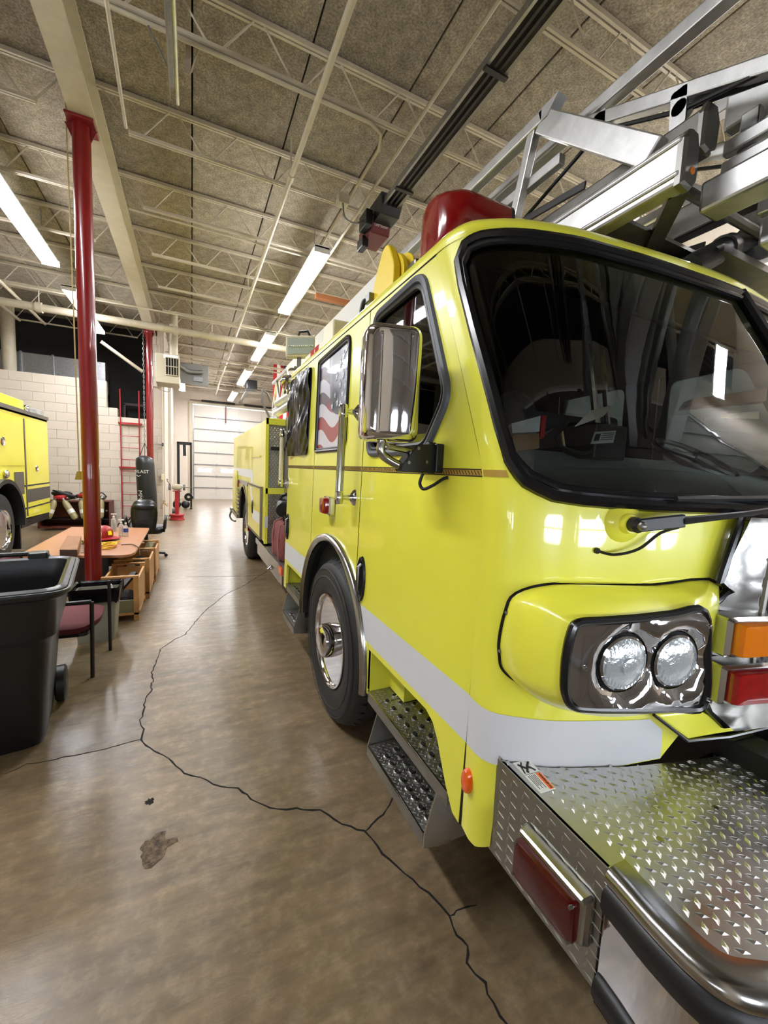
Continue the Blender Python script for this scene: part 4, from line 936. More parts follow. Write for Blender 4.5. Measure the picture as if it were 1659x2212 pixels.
# ---------------- headlight pods
A_, B_ = Vector((.80, .625, 0)), Vector((1.215, .545, 0)); AB = (B_ - A_).normalized(); NB_ = Vector((AB.y, -AB.x, 0))
def z9(a, b): return (1040 + a * .3731, 1080 + b * .3731)
def bz(a, b): return atpl(*z9(a, b), A_, NB_)
base = [(.813, 1.317), (.733, 1.317), (.636, 1.315), (.478, 1.313), (.365, 1.277), (.309, 1.222), (.273, 1.143), (.285, 1.093), (.33, 1.052), (.421, 1.018), (.526, .989), (.66, .957), (.75, .953), (.812, .953), (.808, 1.10)]
bezp = [(1285, 645), (1100, 662), (900, 685), (700, 700), (562, 712), (520, 770), (492, 900), (482, 1010), (484, 1110), (520, 1185), (600, 1205), (800, 1210), (1100, 1207), (1283, 1187), (1303, 900)]
bezw = [bz(*p) for p in bezp]
def mir(v, s): return Vector((v[0] if s else 2 * TX - v[0], v[1], v[2]))
for near in (True, False):
    b0 = [SF(a, b, -.004) for a, b in base]; b1 = bezw
    cen = sum(b1, Vector()) / len(b1)
    def dens(l): return [tuple(p) for p in spline(l, 4, True)]
    b0d, b1d = dens(b0), dens(b1); loops = []
    for k in (0, .2, .4, .6, .8, .93, 1.0):
        lp = []
        for p, q in zip(b0d, b1d):
            p, q = Vector(p), Vector(q); m_ = p.lerp(q, k); v = (q - cen); v.y = 0
            bul = .026 * math.sin(PI * min(1, k * 1.0)) ; lp.append(m_ + v.normalized() * bul)
        loops.append([mir(v, near) for v in lp])
    pod = MB().loft(loops, (False, False)).build('headlight_pod', YEL, T, smooth=28)
    MB().tube([mir(Vector(p), near) for p in b0d], .0075, 6, closed=True).build('pod_gasket', GASK, pod)
    MB().tube([mir(Vector(p), near) for p in b1d], .011, 8, closed=True).build('bezel_gasket', GASK, pod)
    # bezel plate with two round openings
    def toab(w_): return ((w_ - A_).dot(AB), w_.z)
    def fromab(a, z, off=0): return mir(A_ + AB * a + Vector((0, 0, z)) + NB_ * off, near)
    ol = shrink([toab(Vector(p)) for p in b1d], .008)
    lc = [toab(bz(832, 952)), toab(bz(1135, 938))]; R_ = .071
    circ = [[(c[0] + R_ * 1.08 * math.cos(2 * PI * k / 28), c[1] + R_ * 1.08 * math.sin(2 * PI * k / 28)) for k in range(28)] for c in lc]
    def bulge(a, z):
        d = min(a - min(p[0] for p in ol), max(p[0] for p in ol) - a, z - min(p[1] for p in ol), max(p[1] for p in ol) - z)
        e = min(1, max(0, d / .025)); r_ = min(((a - c[0]) ** 2 + (z - c[1]) ** 2) ** .5 for c in lc); f = max(0, min(1, (r_ - R_ * 1.08) / .03))
        return .012 * e - .02 * (1 - f) ** 2 * e
    bzo = sheet(ol, circ, lambda a, z: fromab(a, z, bulge(a, z)), .018).build('headlight_bezel', CHROME, pod, smooth=50)
    for i, c in enumerate(lc):
        o_ = fromab(c[0], c[1], -.004); nx = fromab(c[0], c[1], 1) - fromab(c[0], c[1], 0)
        MB().lathe([(R_ * 1.08, -.01), (R_ * 1.04, -.05), (R_ * .4, -.06), (.0, -.06)], o_, nx, 28).build('lamp_cup', DARK, bzo)
        MB().lathe([(R_ * .96, -.03), (R_ * .98, .0), (R_ * .9, .003), (R_ * .9, -.01)], o_, nx, 32).build('lamp_ring', CHROME, bzo)
        L_ = MB().lathe([(R_ * .93, -.012), (R_ * .9, .002), (R_ * .7, .010), (R_ * .4, .0155), (0, .017)], o_, nx, 32).build('lamp_lens', LENS, bzo)
        if i == 0:
            MB().lathe([(.022, .012), (.022, .022), (.017, .024), (.0, .024)], o_, nx, 20).build('lens_boss', LENS, bzo)
        fl_ = MB()
        for k in range(-6, 7):
            a_ = k * .0095; hgt = math.sqrt(max(0, (R_ * .86) ** 2 - a_ ** 2)); z0_ = c[1] - hgt; z1_ = c[1] + (hgt if i == 0 else -.1 * hgt)
            fl_.tube([fromab(c[0] + a_, z0_ + (z1_ - z0_) * q / 6, .0135 - .006 * ((a_ ** 2 + (z0_ + (z1_ - z0_) * q / 6 - c[1]) ** 2) / R_ ** 2) * 1.6 - .004) for q in range(7)], .0016, 4)
        fl_.build('lens_flutes', LENS, bzo, kind='stuff')
    for (a, b) in ((578, 958), (1293, 722), (1293, 1150)):
        p_ = toab(bz(a, b)); MB().lathe([(0, .018), (.005, .017), (.006, .008)], fromab(p_[0], p_[1], 0), fromab(0, 0, 1) - fromab(0, 0, 0), 10).build('screw', STEEL, bzo)
# pod screws on the corner
for (t_, z_) in ((.318, 1.222), (.287, 1.108)): MB().ball(SF(t_, z_, .005), .006, 8).build('pod_screw', STEELD, T)
# lower lip below the pod
MB().loft([[SF(u, z, o) for u, z in ((.745, .95), (.80, .95), (.835, .885), (1, .885), (1.165, .885), (1.2, .95), (1.255, .95), (1.21, .868), (1.0, .866), (.79, .866))] for o in (.0, .03)]).build('lower_lip', YEL, T, smooth=0, bevel=.006)
MB().tube([SF(.742, .952, .03), SF(.788, .864, .032), SF(.83, .862, .032), SF(1, .862, .032)], .005, 6).build('lip_gasket', GASK, T)
# ---------------- grille surround
GS = [(.814, 1.52), (.80, 1.335), (.81, 1.31), (.79, 1.255), (.794, 1.225), (.80, .975), (.822, .905)]
GSf = GS + [(1, .905)] + [(2 - a, b) for a, b in reversed(GS)] + [(1, 1.515)]
GO = rpoly([(.828, 1.0), (1.172, 1.0), (1.165, 1.475), (.835, 1.475)], .02, 4)
def gr(a, z):
    u = a / US; d = min(abs(u - .81), abs(1.19 - u)) ; return SF(u, z, .032 + .034 * min(1, max(0, (min(u - .798, 1.202 - u)) / .022)))
gsr = sheet(sc2(GSf), [sc2(GO)], gr, .025).build('grille_surround', STEEL, T, smooth=40)
MB().tube([SF(a, b, .032) for a, b in resample(GSf, .03)], .012, 8, closed=True).build('surround_gasket', GASK, gsr)
MB().tube([gr(a * US, b) for a, b in resample(GO, .03)], .009, 8, closed=True).build('opening_rim', STEELD, gsr)
gm = sheet(sc2(GO), [], lambda a, z: SF(a / US, z, .03), .05).build('grille_backing', DARK, gsr)
gw = MB()
for i in range(34):
    z = 1.025 + i * .0128
    for j in range(37):
        u = .834 + j * .0092 + (.00475 if i % 2 else 0)
        if u > 1.164: continue
        gw.add([SF(u - .003, z, .045), SF(u + .003, z, .045), SF(u + .0035, z + .0128, .047), SF(u - .0025, z + .0128, .047)], [(0, 1, 2, 3)])
    gw.add([SF(.832, z - .0015, .046), SF(1.168, z - .0015, .046), SF(1.168, z + .0015, .046), SF(.832, z + .0015, .046)], [(0, 1, 2, 3)])
gw.build('grille_mesh', BLKP, gsr, smooth=0, kind='stuff')
# warning lamps on the surround
for near in (True, False):
    for zc, lm, nm in ((1.2, AMB, 'amber_lens'), (1.068, REDL, 'red_lens')):
        u0, u1 = .789, .846
        pts = rpoly([(u0, zc - .055), (u1, zc - .055), (u1, zc + .055), (u0, zc + .055)], .006, 2)
        def wl_(u, z, o): return SF(u if near else 2 - u, z, o)
        hb = MB().loft([[wl_(a, b, .045) for a, b in pts], [wl_(a, b, .095) for a, b in pts], [wl_((u0 + u1) / 2 + (a - (u0 + u1) / 2) * .9, zc + (b - zc) * .88, .105) for a, b in pts]]).build('warning_lamp', STEEL, gsr, smooth=30)
        MB().loft([[wl_((u0 + u1) / 2 + (a - (u0 + u1) / 2) * s, zc + (b - zc) * s * .97, h) for a, b in pts] for h, s in ((.10, .84), (.118, .84), (.128, .78), (.13, .5))]).build('warning_lens', lm, gsr, smooth=30)
# ---------------- wiper
wp = SF(.628, 1.491, .0); nw = Vector((-.35, -.94, 0))
MB().lathe([(.055, 0), (.045, .012), (.028, .02), (.024, .04)], wp, nw, 20).build('wiper_boss', YEL, T)
wr = MB().lathe([(.02, .03), (.02, .06), (.012, .068), (0, .068)], wp, nw, 16).build('wiper_pivot', RUB, T)
q0 = wp + nw * .06; q1 = SF(.80, 1.53, .075); q2 = SF(.99, 1.60, .05)
MB().beam(q0, q0.lerp(q1, .42), .014, .034).build('wiper_arm', BLK, wr, smooth=0, bevel=.003)
MB().tube([q0.lerp(q1, .4), q1, q2], [.011, .008, .006], 8).build('wiper_rod', BLK, wr)
MB().tube([SF(.74, 1.562, .03), SF(.86, 1.575, .03), SF(.99, 1.60, .03)], .008, 6).build('wiper_blade', RUB, wr)
MB().ball(q0 + nw * .012, .012, 10).build('pivot_nut', STEELD, wr)
hz = SF(.572, 1.412, .004)
MB().tube(spline([hz, hz + Vector((.03, -.03, -.006)), hz + Vector((.09, -.055, .012)), hz + Vector((.15, -.07, .055)), q0.lerp(q1, .38) + Vector((0, 0, -.016))]), .004, 6).build('washer_hose', RUB, wr)
MB().ball(hz, .009, 8).build('hose_grommet', RUB, wr)

# ---------------- bumper with tread plate deck
ZD = .785
rear = []
for i in range(41):
    u = .35 + 1.3 * i / 40; p = SF(u, .8, .012); rear.append((p.x, p.y))
front = [(.803, .835), (.797, .485), (.792, .44), (.785, .385), (.785, .32), (.80, .272), (.845, .235), (.95, .19), (1.2, .145), (1.6, .11), (2.0, .10)]
fsp = [(p.x, p.y) for p in spline([Vector((a, b)) for a, b in front[1:]], 6)]
nearside = [front[0]] + fsp
path = nearside + [(2 * TX - a, b) for a, b in reversed(nearside[:-1])]
deck = path + [r for r in reversed(rear)]
dk = sheet(deck, [], lambda a, b: (a, b, ZD), .12).build('bumper_deck', PLATE, T, smooth=0, solid=.012)
tp = MB(); ex, ey, ez = Vector((1, 0, 0)), Vector((0, 1, 0)), Vector((0, 0, 1)); P_ = .0265
inner = [(TX + (a - TX) * (.99 if b > .49 else .955), .47 + (b - .47) * (.84 if b < .47 else .985)) for a, b in deck]
j = 0; yy = .13
while yy < .86:
    xx = .80 + (P_ * .72 if j % 2 else 0); i = 0
    while xx < 3.2:
        c = Vector((xx, yy, ZD))
        if inside((c.x, c.y), inner): lozenge(tp, c, ex, ey, ez, PI / 4 if j % 2 else -PI / 4, .0135, .0056, .003)
        xx += 1.44 * P_; i += 1
    yy += P_ * .60; j += 1
tp.build('tread_pattern', PLATE, dk, smooth=0, kind='stuff')
# polished margin where the bumper rolls over
ed = MB(); loops = []
for k in range(len(path)):
    if k == 0 or k == len(path) - 1: continue
    a = Vector(path[k]); t = (Vector(path[k + 1]) - Vector(path[k - 1])).normalized(); n = Vector((-t.y, t.x)) if (k < len(path)) else t
    if n.dot(a - Vector((TX, .6))) < 0: n = -n
    loops.append((a, n))
def prof(lst): return [[Vector((a.x + n.x * o, a.y + n.y * o, z)) for o, z in lst] for a, n in loops]
bump = MB().loft(prof([(-.05, ZD + .0015), (-.018, ZD + .004), (.0, ZD + .001), (.01, ZD - .008), (.014, ZD - .022), (.006, ZD - .035), (-.01, ZD - .036), (-.05, ZD - .02)]), (True, True), True).build('bumper_lip', STEEL, T, smooth=50)
MB().loft(prof([(-.03, .76), (.004, .752), (.016, .735), (.018, .705), (.008, .686), (-.03, .684)]), (True, True), True).build('bumper_rubber', RUB, T, smooth=50)
MB().loft(prof([(-.03, .70), (.001, .70), (.001, .53), (-.03, .53)]), (True, True), True).build('bumper_face', CHROME, T, smooth=50)
MB().loft(prof([(-.03, .54), (.004, .536), (.016, .522), (.018, .495), (.006, .470), (-.03, .468)]), (True, True), True).build('bumper_rubber', RUB, T, smooth=50)
MB().loft(prof([(-.03, .47), (.006, .468), (.002, .455), (-.03, .455)]), (True, True), True).build('bumper_edge', STEEL, T, smooth=50)
for near in (True, False):
    pl = MB().hexa([mir(Vector(p), near) for p in ((.805, .855, .485), (.796, .492, .485), (.806, .492, .485), (.815, .855, .485))], [mir(Vector(p), near) for p in ((.803, .842, ZD), (.794, .486, ZD), (.806, .486, ZD), (.815, .842, ZD))]).build('bumper_side_plate', PLATED, T, smooth=0, bevel=.002)
    d = MB(); r_ = 0; z = .50
    while z < .775:
        y = .50 + (.014 if r_ % 2 else 0)
        while y < .835: lozenge(d, mir(Vector((.796 + (y - .49) * .025 - .0004, y, z)), near), Vector((0, 1, 0)), Vector((0, 0, 1)), Vector((-1 if near else 1, 0, 0)), PI / 2 + .2 if r_ % 2 else .2, .0155, .0036, .0026); y += .044
        z += .0165; r_ += 1
    d.build('tread_pattern', PLATE, pl, smooth=0, kind='stuff')
MB().bx(.806, .83, .79, .95, .50, .77).bx(.84, 3.16, .50, .62, .45, .77).build('bumper_core', BLK, T, smooth=0)
mb_ = MB().hexa([(.798, .715, .572), (.795, .502, .572), (.762, .51, .582), (.765, .707, .582)], [(.798, .715, .70), (.795, .502, .70), (.762, .51, .69), (.765, .707, .69)]).build('side_lamp', STEEL, T, smooth=0, bevel=.008)
MB().loft([[(.765 - h, .608 + (a - .608) * s, .635 + (b - .635) * s) for a, b in rpoly([(.517, .583), (.70, .583), (.70, .682), (.517, .682)], .012, 3)] for h, s in ((0, 1), (.014, 1), (.024, .93), (.027, .7))]).build('side_lamp_lens', DREDL, T)
for (y, z) in ((.525, .59), (.525, .675), (.692, .59), (.692, .675)): MB().lathe([(0, -.028), (.004, -.027), (.005, -.018)], (.765, y, z), (1, 0, 0), 8).build('lens_screw', STEELD, T)
for (px, py) in ((1426, 1815), (1546, 1746), (1424, 1968)):
    p = at(px, py, z=ZD); MB().lathe([(.009, 0), (.008, .003), (.0, .0035)], (p.x, p.y, ZD), (0, 0, 1), 12).build('deck_screw', STEEL, dk)
# warning label on the deck
lb = [at(1108, 1650, z=ZD), at(1143, 1643, z=ZD), at(1200, 1705, z=ZD), at(1168, 1715, z=ZD)]
def lq(a, b, h=.0032): return Vector(lb[0].lerp(lb[1], b).lerp(lb[3].lerp(lb[2], b), a)) + Vector((0, 0, h))
lbo = MB().hexa([lq(0, 0, .0005), lq(1, 0, .0005), lq(1, 1, .0005), lq(0, 1, .0005)], [lq(0, 0), lq(1, 0), lq(1, 1), lq(0, 1)]).build('warning_label', PRINT, T, smooth=0, label='white and orange warning label on the bumper deck')
def lquad(a0, a1, b0, b1, m, nm, h=.0036): MB().hexa([lq(a0, b0, .003), lq(a1, b0, .003), lq(a1, b1, .003), lq(a0, b1, .003)], [lq(a0, b0, h), lq(a1, b0, h), lq(a1, b1, h), lq(a0, b1, h)]).build(nm, m, lbo, smooth=0)
lquad(.46, .98, .66, .96, ORANGEP, 'orange_band')
text_mb('WARNING', .2, lambda a, b, c: lq(.73 + a * .5, .81 + b * .95, .0041 + c), .0006).build('lettering', BLKPR, lbo, smooth=0)
for b_ in (.12, .22, .32, .42, .52): lquad(.48, .95 - (b_ * 7 % .2), b_, b_ + .035, BLKPR, 'text_line')
lquad(.435, .445, .03, .97, BLKPR, 'divider')
fgm = MB(); 
for pts, r in ((((.08, .80), (.2, .55), (.28, .45)), .0035), (((.28, .45), (.18, .25), (.1, .12)), .003), (((.28, .45), (.36, .3), (.4, .35)), .003), (((.2, .55), (.3, .72), (.38, .8)), .0025), (((.05, .4), (.2, .2), (.4, .1)), .002)):
    fgm.tube([lq(a, b, .0038) for a, b in pts], r, 5)
fgm.ball(lq(.26, .66, .0038), .005, 8, (1, 1, .3)); fgm.build('falling_figure', BLKPR, lbo)
# ---------------- pump bay and rear body
BX = .80
MB().bx(1.02, 2.98, 3.95, 5.0, .62, 2.2).build('pump_house', PLATED, T, smooth=0, bevel=.01)
rb = MB().bx(.79, 1.03, 3.76, 5.0, .60, .635).build('running_board', PLATED, T, smooth=0, bevel=.003)
MB().bx(.775, .79, 3.76, 5.6, .575, .645).build('board_edge', STEEL, rb, smooth=0, bevel=.004)
MB().bx(.80, .82, 3.95, 5.6, .43, .575).build('board_skirt', STEEL, rb, smooth=0, bevel=.004)
d = MB(); yy = 3.8; k = 0
while yy < 4.98:
    for q in range(8): lozenge(d, Vector((.805 + q * .028 + (.014 if k % 2 else 0), yy, .635)), ex, ey, ez, PI / 4 if k % 2 else -PI / 4, .012, .005, .002)
    yy += .03; k += 1
d.build('tread_pattern', PLATED, rb, smooth=0, kind='stuff')
MB().bx(.762, .78, 3.80, 3.93, .575, .645).build('marker_lens', ORA, rb, smooth=0, bevel=.004)
MB().tube([(.80, 4.55, .5), (.77, 4.55, .47), (.765, 4.6, .45), (.80, 4.62, .45)], .012, 8).build('board_latch', CHROME, rb)
bod = [(5.05, .68), (6.66, .68)] + [(7.33 - .64 * math.cos(math.radians(a)), .62 + .64 * math.sin(math.radians(a))) for a in [5 + 170 * i / 18 for i in range(19)]] + [(9.2, .68), (9.2, 2.16), (5.05, 2.16)]
by = sheet(bod, [], lambda a, b: (BX + (b - .7) * .006, a, b), .3).build('rear_body', YEL2, T, smooth=0, solid=.03, out=(-1, 0, 0))
MB().bx(BX + .01, 2 * TX - BX, 5.08, 9.2, 2.12, 2.16).bx(2 * TX - BX - .04, 2 * TX - BX, 5.05, 9.2, .68, 2.16).bx(1.2, 2.8, 5.1, 9.18, .7, 2.12).bx(BX + .03, 3.2, 9.17, 9.2, .7, 2.12).build('body_box', YEL2, T, smooth=0)
w = MB(); loops = []
for a in [0 + 180 * i / 24 for i in range(25)]:
    c, s = math.cos(math.radians(a)), math.sin(math.radians(a)); loops.append([(BX - .012, 7.33 + .66 * c, .62 + .66 * s), (BX - .012, 7.33 + .62 * c, .62 + .62 * s), (BX + .02, 7.33 + .62 * c, .62 + .62 * s), (BX + .02, 7.33 + .66 * c, .62 + .66 * s)])
w.loft(loops).build('arch_trim', STEEL, T)
MB().bx(BX - .006, BX, 6.55, 6.72, .70, 1.33).bx(BX - .006, BX, 7.98, 8.1, .70, 1.33).bx(BX - .006, BX, 6.55, 8.1, 1.28, 1.35).build('arch_panel', STEEL, T, smooth=0)
lp = [[(x_, 7.33 + .63 * math.cos(PI * i / 20), .62 + .63 * math.sin(PI * i / 20)) for x_ in (BX + .02, 1.5)] for i in range(21)]
MB().loft(lp, (False, False), False).build('wheel_well', DARK, T)
# front bulkhead of the body: yellow frame with two tread plate panels
fr = MB().bx(BX - .004, BX + .035, 5.02, 5.06, .66, 2.18).bx(BX, 1.6, 5.02, 5.06, 2.10, 2.18).bx(BX, 1.6, 5.02, 5.06, 1.27, 1.345).build('body_frame', YEL, T, smooth=0, bevel=.004)
for z0, z1 in ((1.345, 2.10), (.66, 1.27)):
    p = MB().bx(BX + .035, 1.6, 5.045, 5.06, z0, z1).build('tread_panel', PLATED, T, smooth=0)
    d = MB(); r_ = 0; z = z0 + .02
    while z < z1 - .01:
        for q in range(9): lozenge(d, Vector((BX + .055 + q * .036 + (.018 if r_ % 2 else 0), 5.045, z)), ex, ez, Vector((0, -1, 0)), PI / 4 if r_ % 2 else -PI / 4, .014, .005, .002)
        z += .026; r_ += 1
    d.build('tread_pattern', PLATE, p, smooth=0, kind='stuff')
MB().bx(BX - .004, BX + .036, 5.016, 5.02, .86, 1.0).build('corner_stripe', STRIPE, fr, smooth=0)
MB().bx(.86, 1.02, 5.0, 5.04, 1.80, 1.84).build('bulkhead_bracket', BLK, T, smooth=0)
# compartment door with frame and latch
cd = MB().bx(BX - .02, BX, 5.26, 6.5, .70, 1.32).build('compartment_door', YEL2, T, smooth=0, bevel=.006)
for a in ((5.24, 6.52, 1.32, 1.345), (5.24, 6.52, .675, .70), (5.235, 5.262, .675, 1.345)): MB().bx(BX - .026, BX, a[0], a[1], a[2], a[3]).build('door_trim', STEELD, cd, smooth=0)
MB().loft([[(BX - .021 - h, 5.95 + .05 * s * math.cos(2 * PI * k / 16), 1.03 + .1 * s * math.sin(2 * PI * k / 16)) for k in range(16)] for h, s in ((0, 1), (.012, .9), (.006, .7))]).build('latch', BLKP, cd)
# white band on the body
for pts in ([(6.35, 1.42), (6.35, 1.55), (9.1, 1.55), (9.1, 1.42)], [(6.35, 1.55), (6.35, 1.35), (6.12, 1.35), (6.12, 1.5)]):
    MB().prism(pts, lambda a, b: (BX + (b - .7) * .006 - .002, a, b), (.002, 0, 0)).build('white_band', STRIPE, by, smooth=0)
MB().prism([(6.3, 1.3), (6.12, 1.3), (5.85, 1.0), (5.28, 1.0), (5.28, .86), (5.95, .86)], lambda a, b: (BX - .0215, a, b), (.002, 0, 0)).build('white_band', STRIPE, cd, smooth=0)
MB().bx(BX - .008, BX, 5.45, 6.3, 1.72, 1.74).build('scuff_bead', YEL2, by, smooth=0)
rl = MB().bx(BX - .02, BX, 8.25, 9.1, .70, 1.5).build('rear_compartment_door', YEL2, T, smooth=0, bevel=.006)
for k in range(7): MB().bx(BX - .03, BX - .01, 7.9, 8.2, .72 + k * .07, .75 + k * .07).build('vent_slat', STEEL, T, smooth=0)
MB().bx(BX - .03, BX - .005, 8.0, 8.1, 1.2, 1.32).build('red_marker', REDL, T, smooth=0)
MB().bx(BX - .02, BX + .02, 6.5, 6.62, .60, .67).build('red_marker', REDL, T, smooth=0)
MB().bx(BX - .04, 3.2, 9.2, 9.5, .62, .68).build('tailboard', PLATED, T, smooth=0)
MB().bx(BX - .03, BX + .04, 8.1, 9.25, .60, .66).build('body_sill', STEEL, T, smooth=0)
MB().tube(spline([(BX - .02, 9.3, .62), (BX - .05, 9.35, .5), (BX - .01, 9.3, .42), (BX + .05, 9.2, .4)]), .02, 8).build('tail_hook', STEELD, T)
for xx in (.9, 3.1): MB().bx(xx - .02, xx + .3, 8.0, 8.06, .15, .62).build('mud_flap', BLK, T, smooth=0)
# exhaust pipe tip behind the body
hd = thing('pole_hook', 'bent dark pipe standing on top of the rear body', 'pipe', (1.1, 6.6, 2.16))
MB().tube([at(583, 903, y=6.5), at(566, 868, y=6.5), at(567, 842, y=6.5), at(578, 850, y=6.5), at(586, 870, y=6.5)], .018, 8).build('pipe_bend', STEELD, hd)
# ---------------- roof equipment
lb_ = MB()
def lbar(x0, x1, m, nm, y0=1.43, y1=1.76, z0=2.535, z1=2.75, cut=0.0):
    pts = [(x0 + cut, y0), (x1, y0), (x1, y1), (x0 + cut, y1), (x0, y1 - cut), (x0, y0 + cut)] if cut else [(x0, y0), (x1, y0), (x1, y1), (x0, y1)]
    if cut: pts = rpoly(pts, [.04, 0, 0, .04, .04, .04], 4)
    return MB().loft([[(TX + (a - TX) * (1 if a > 1 else 1), b + (.02 if b < 1.6 else -.02) * t, z) for a, b in pts] for z, t in ((z0, 1.0), (z0 + .02, .3), (z0 + .04, 0), (z1 - .03, .5), (z1 - .01, 1.0), (z1, 1.9))]).build(nm, m, T, smooth=50)
lbar(.92, 1.225, REDB, 'light_bar', cut=.07); lbar(1.225, 1.242, BLK, 'bar_divider'); lbar(1.242, 1.44, IVORY, 'bar_speaker', z1=2.725); lbar(1.44, 1.456, BLK, 'bar_divider'); lbar(1.456, 1.9, REDB, 'light_bar', z1=2.725); lbar(1.9, 2.55, REDB, 'light_bar', z1=2.725); lbar(2.55, 3.06, REDB, 'light_bar', z1=2.725)
MB().bx(1.0, 3.0, 1.5, 1.7, 2.505, 2.53).build('bar_foot', BLK, T, smooth=0)
# yellow cable reel
rl_ = MB().prism(rpoly([(1.96, 2.46), (2.22, 2.46), (2.22, 2.62), (2.16, 2.72), (2.1, 2.79), (2.04, 2.79), (1.96, 2.66)], .03, 3), lambda a, b: (.93, a, b), (.04, 0, 0)).build('cable_reel', YELP, T, smooth=30, bevel=.006)
for x0, r_, w_ in ((.975, .135, .03), (1.03, .15, .012), (1.16, .15, .012)): MB().lathe([(0, 0), (r_, 0), (r_, w_), (0, w_)], (x0, 2.07, 2.62), (1, 0, 0), 28).build('reel_flange', YELP, rl_, bevel=.004)
MB().lathe([(.10, 0), (.10, .12)], (1.045, 2.07, 2.62), (1, 0, 0), 24).build('reel_drum', STEELD, rl_)
MB().tube(spline([(.93, 2.24, 2.56), (.90, 2.27, 2.57), (.89, 2.28, 2.5), (.9, 2.26, 2.46)]), .014, 8).build('reel_cable', RUB, rl_)
MB().bx(.90, .95, 2.2, 2.27, 2.55, 2.60).build('reel_connector', STEELD, rl_, smooth=0, bevel=.006)
MB().bx(1.0, 1.2, 1.86, 1.95, 2.52, 2.66).build('reel_motor', STEELD, rl_, smooth=0, bevel=.01)
# scene light on its stand, boxes at the rear of the roof
sl = MB(); p0 = at(617, 771, y=3.9); p1 = at(677, 757, y=3.9); hgt = .19
sc_ = Vector((p0.x, 3.9, p0.z)); se_ = Vector((p1.x, 3.85, p0.z + .035))
sl.hexa([sc_, se_, se_ + Vector((.02, .09, 0)), sc_ + Vector((.02, .09, 0))], [sc_ + Vector((0, -.0, hgt)), se_ + Vector((0, 0, hgt)), se_ + Vector((.02, .09, hgt)), sc_ + Vector((.02, .09, hgt))])
slo = sl.build('scene_light', IVORY, T, smooth=0, bevel=.008)
def slp(a, b, o=-.006): return sc_.lerp(se_, a) + Vector((0, o, hgt * b))
MB().hexa([slp(.06, .12), slp(.94, .12), slp(.94, .12, .02), slp(.06, .12, .02)], [slp(.06, .88), slp(.94, .88), slp(.94, .88, .02), slp(.06, .88, .02)]).build('lamp_glass', mat('greenish_reflector', (186, 198, 188), .3, .2), slo, smooth=0)
for k in range(12): MB().ball(slp(.1 + k * .073, .5, -.01), .008, 8).build('led', WHITE, slo)
MB().tube([slp(.45, 1, .04), slp(.5, 1.22, .04), slp(.78, 1.25, .04), slp(.86, 1.02, .04)], .012, 8).build('carry_handle', BLK, slo)
MB().tube([slp(.5, 0, .04), slp(.5, -.5, .05), (.98, 3.95, 2.45)], .02, 8).build('lamp_stand', STEELD, slo)
MB().bx(.87, 1.0, 2.75, 2.98, 2.47, 2.62).build('roof_box', IVORY, T, smooth=0, bevel=.012)
st_ = MB().bx(.90, 1.0, 3.0, 3.62, 2.47, 2.565).build('chevron_block', IVORY, T, smooth=0, bevel=.006)
for a in (3.2, 3.33): MB().bx(.897, 1.0, a, a + .1, 2.475, 2.568).build('red_chevron', REDF, st_, smooth=0)
MB().lathe([(0, -.06), (.05, -.055), (.075, 0), (.06, .05), (.02, .09), (0, .09)], at(622, 826, y=4.2), (-.3, -.9, .1), 20).build('chrome_siren', CHROME, T)
MB().lathe([(0, -.02), (.04, -.02), (.045, .02), (0, .02)], at(632, 805, y=4.2), (-.2, -.9, .3), 16).build('work_lamp', CHROME, T)
MB().tube([at(600, 872, y=5.4), at(645, 845, y=4.1)], .05, 10).tube([at(598, 893, y=5.4), at(640, 868, y=4.1)], .045, 10).tube([at(603, 860, y=5.4), at(596, 905, y=5.4)], .04, 8).build('hydraulic_rail', BRIGHT, T)
MB().tube([at(622, 850, y=4.4), at(640, 790, y=4.2)], .02, 8).build('stand_tube', STEEL, T)
MB().tube([(.92, 3.78, .7), (.92, 3.78, 2.2)], .018, 8).build('rear_grab_rail', STEEL, T)
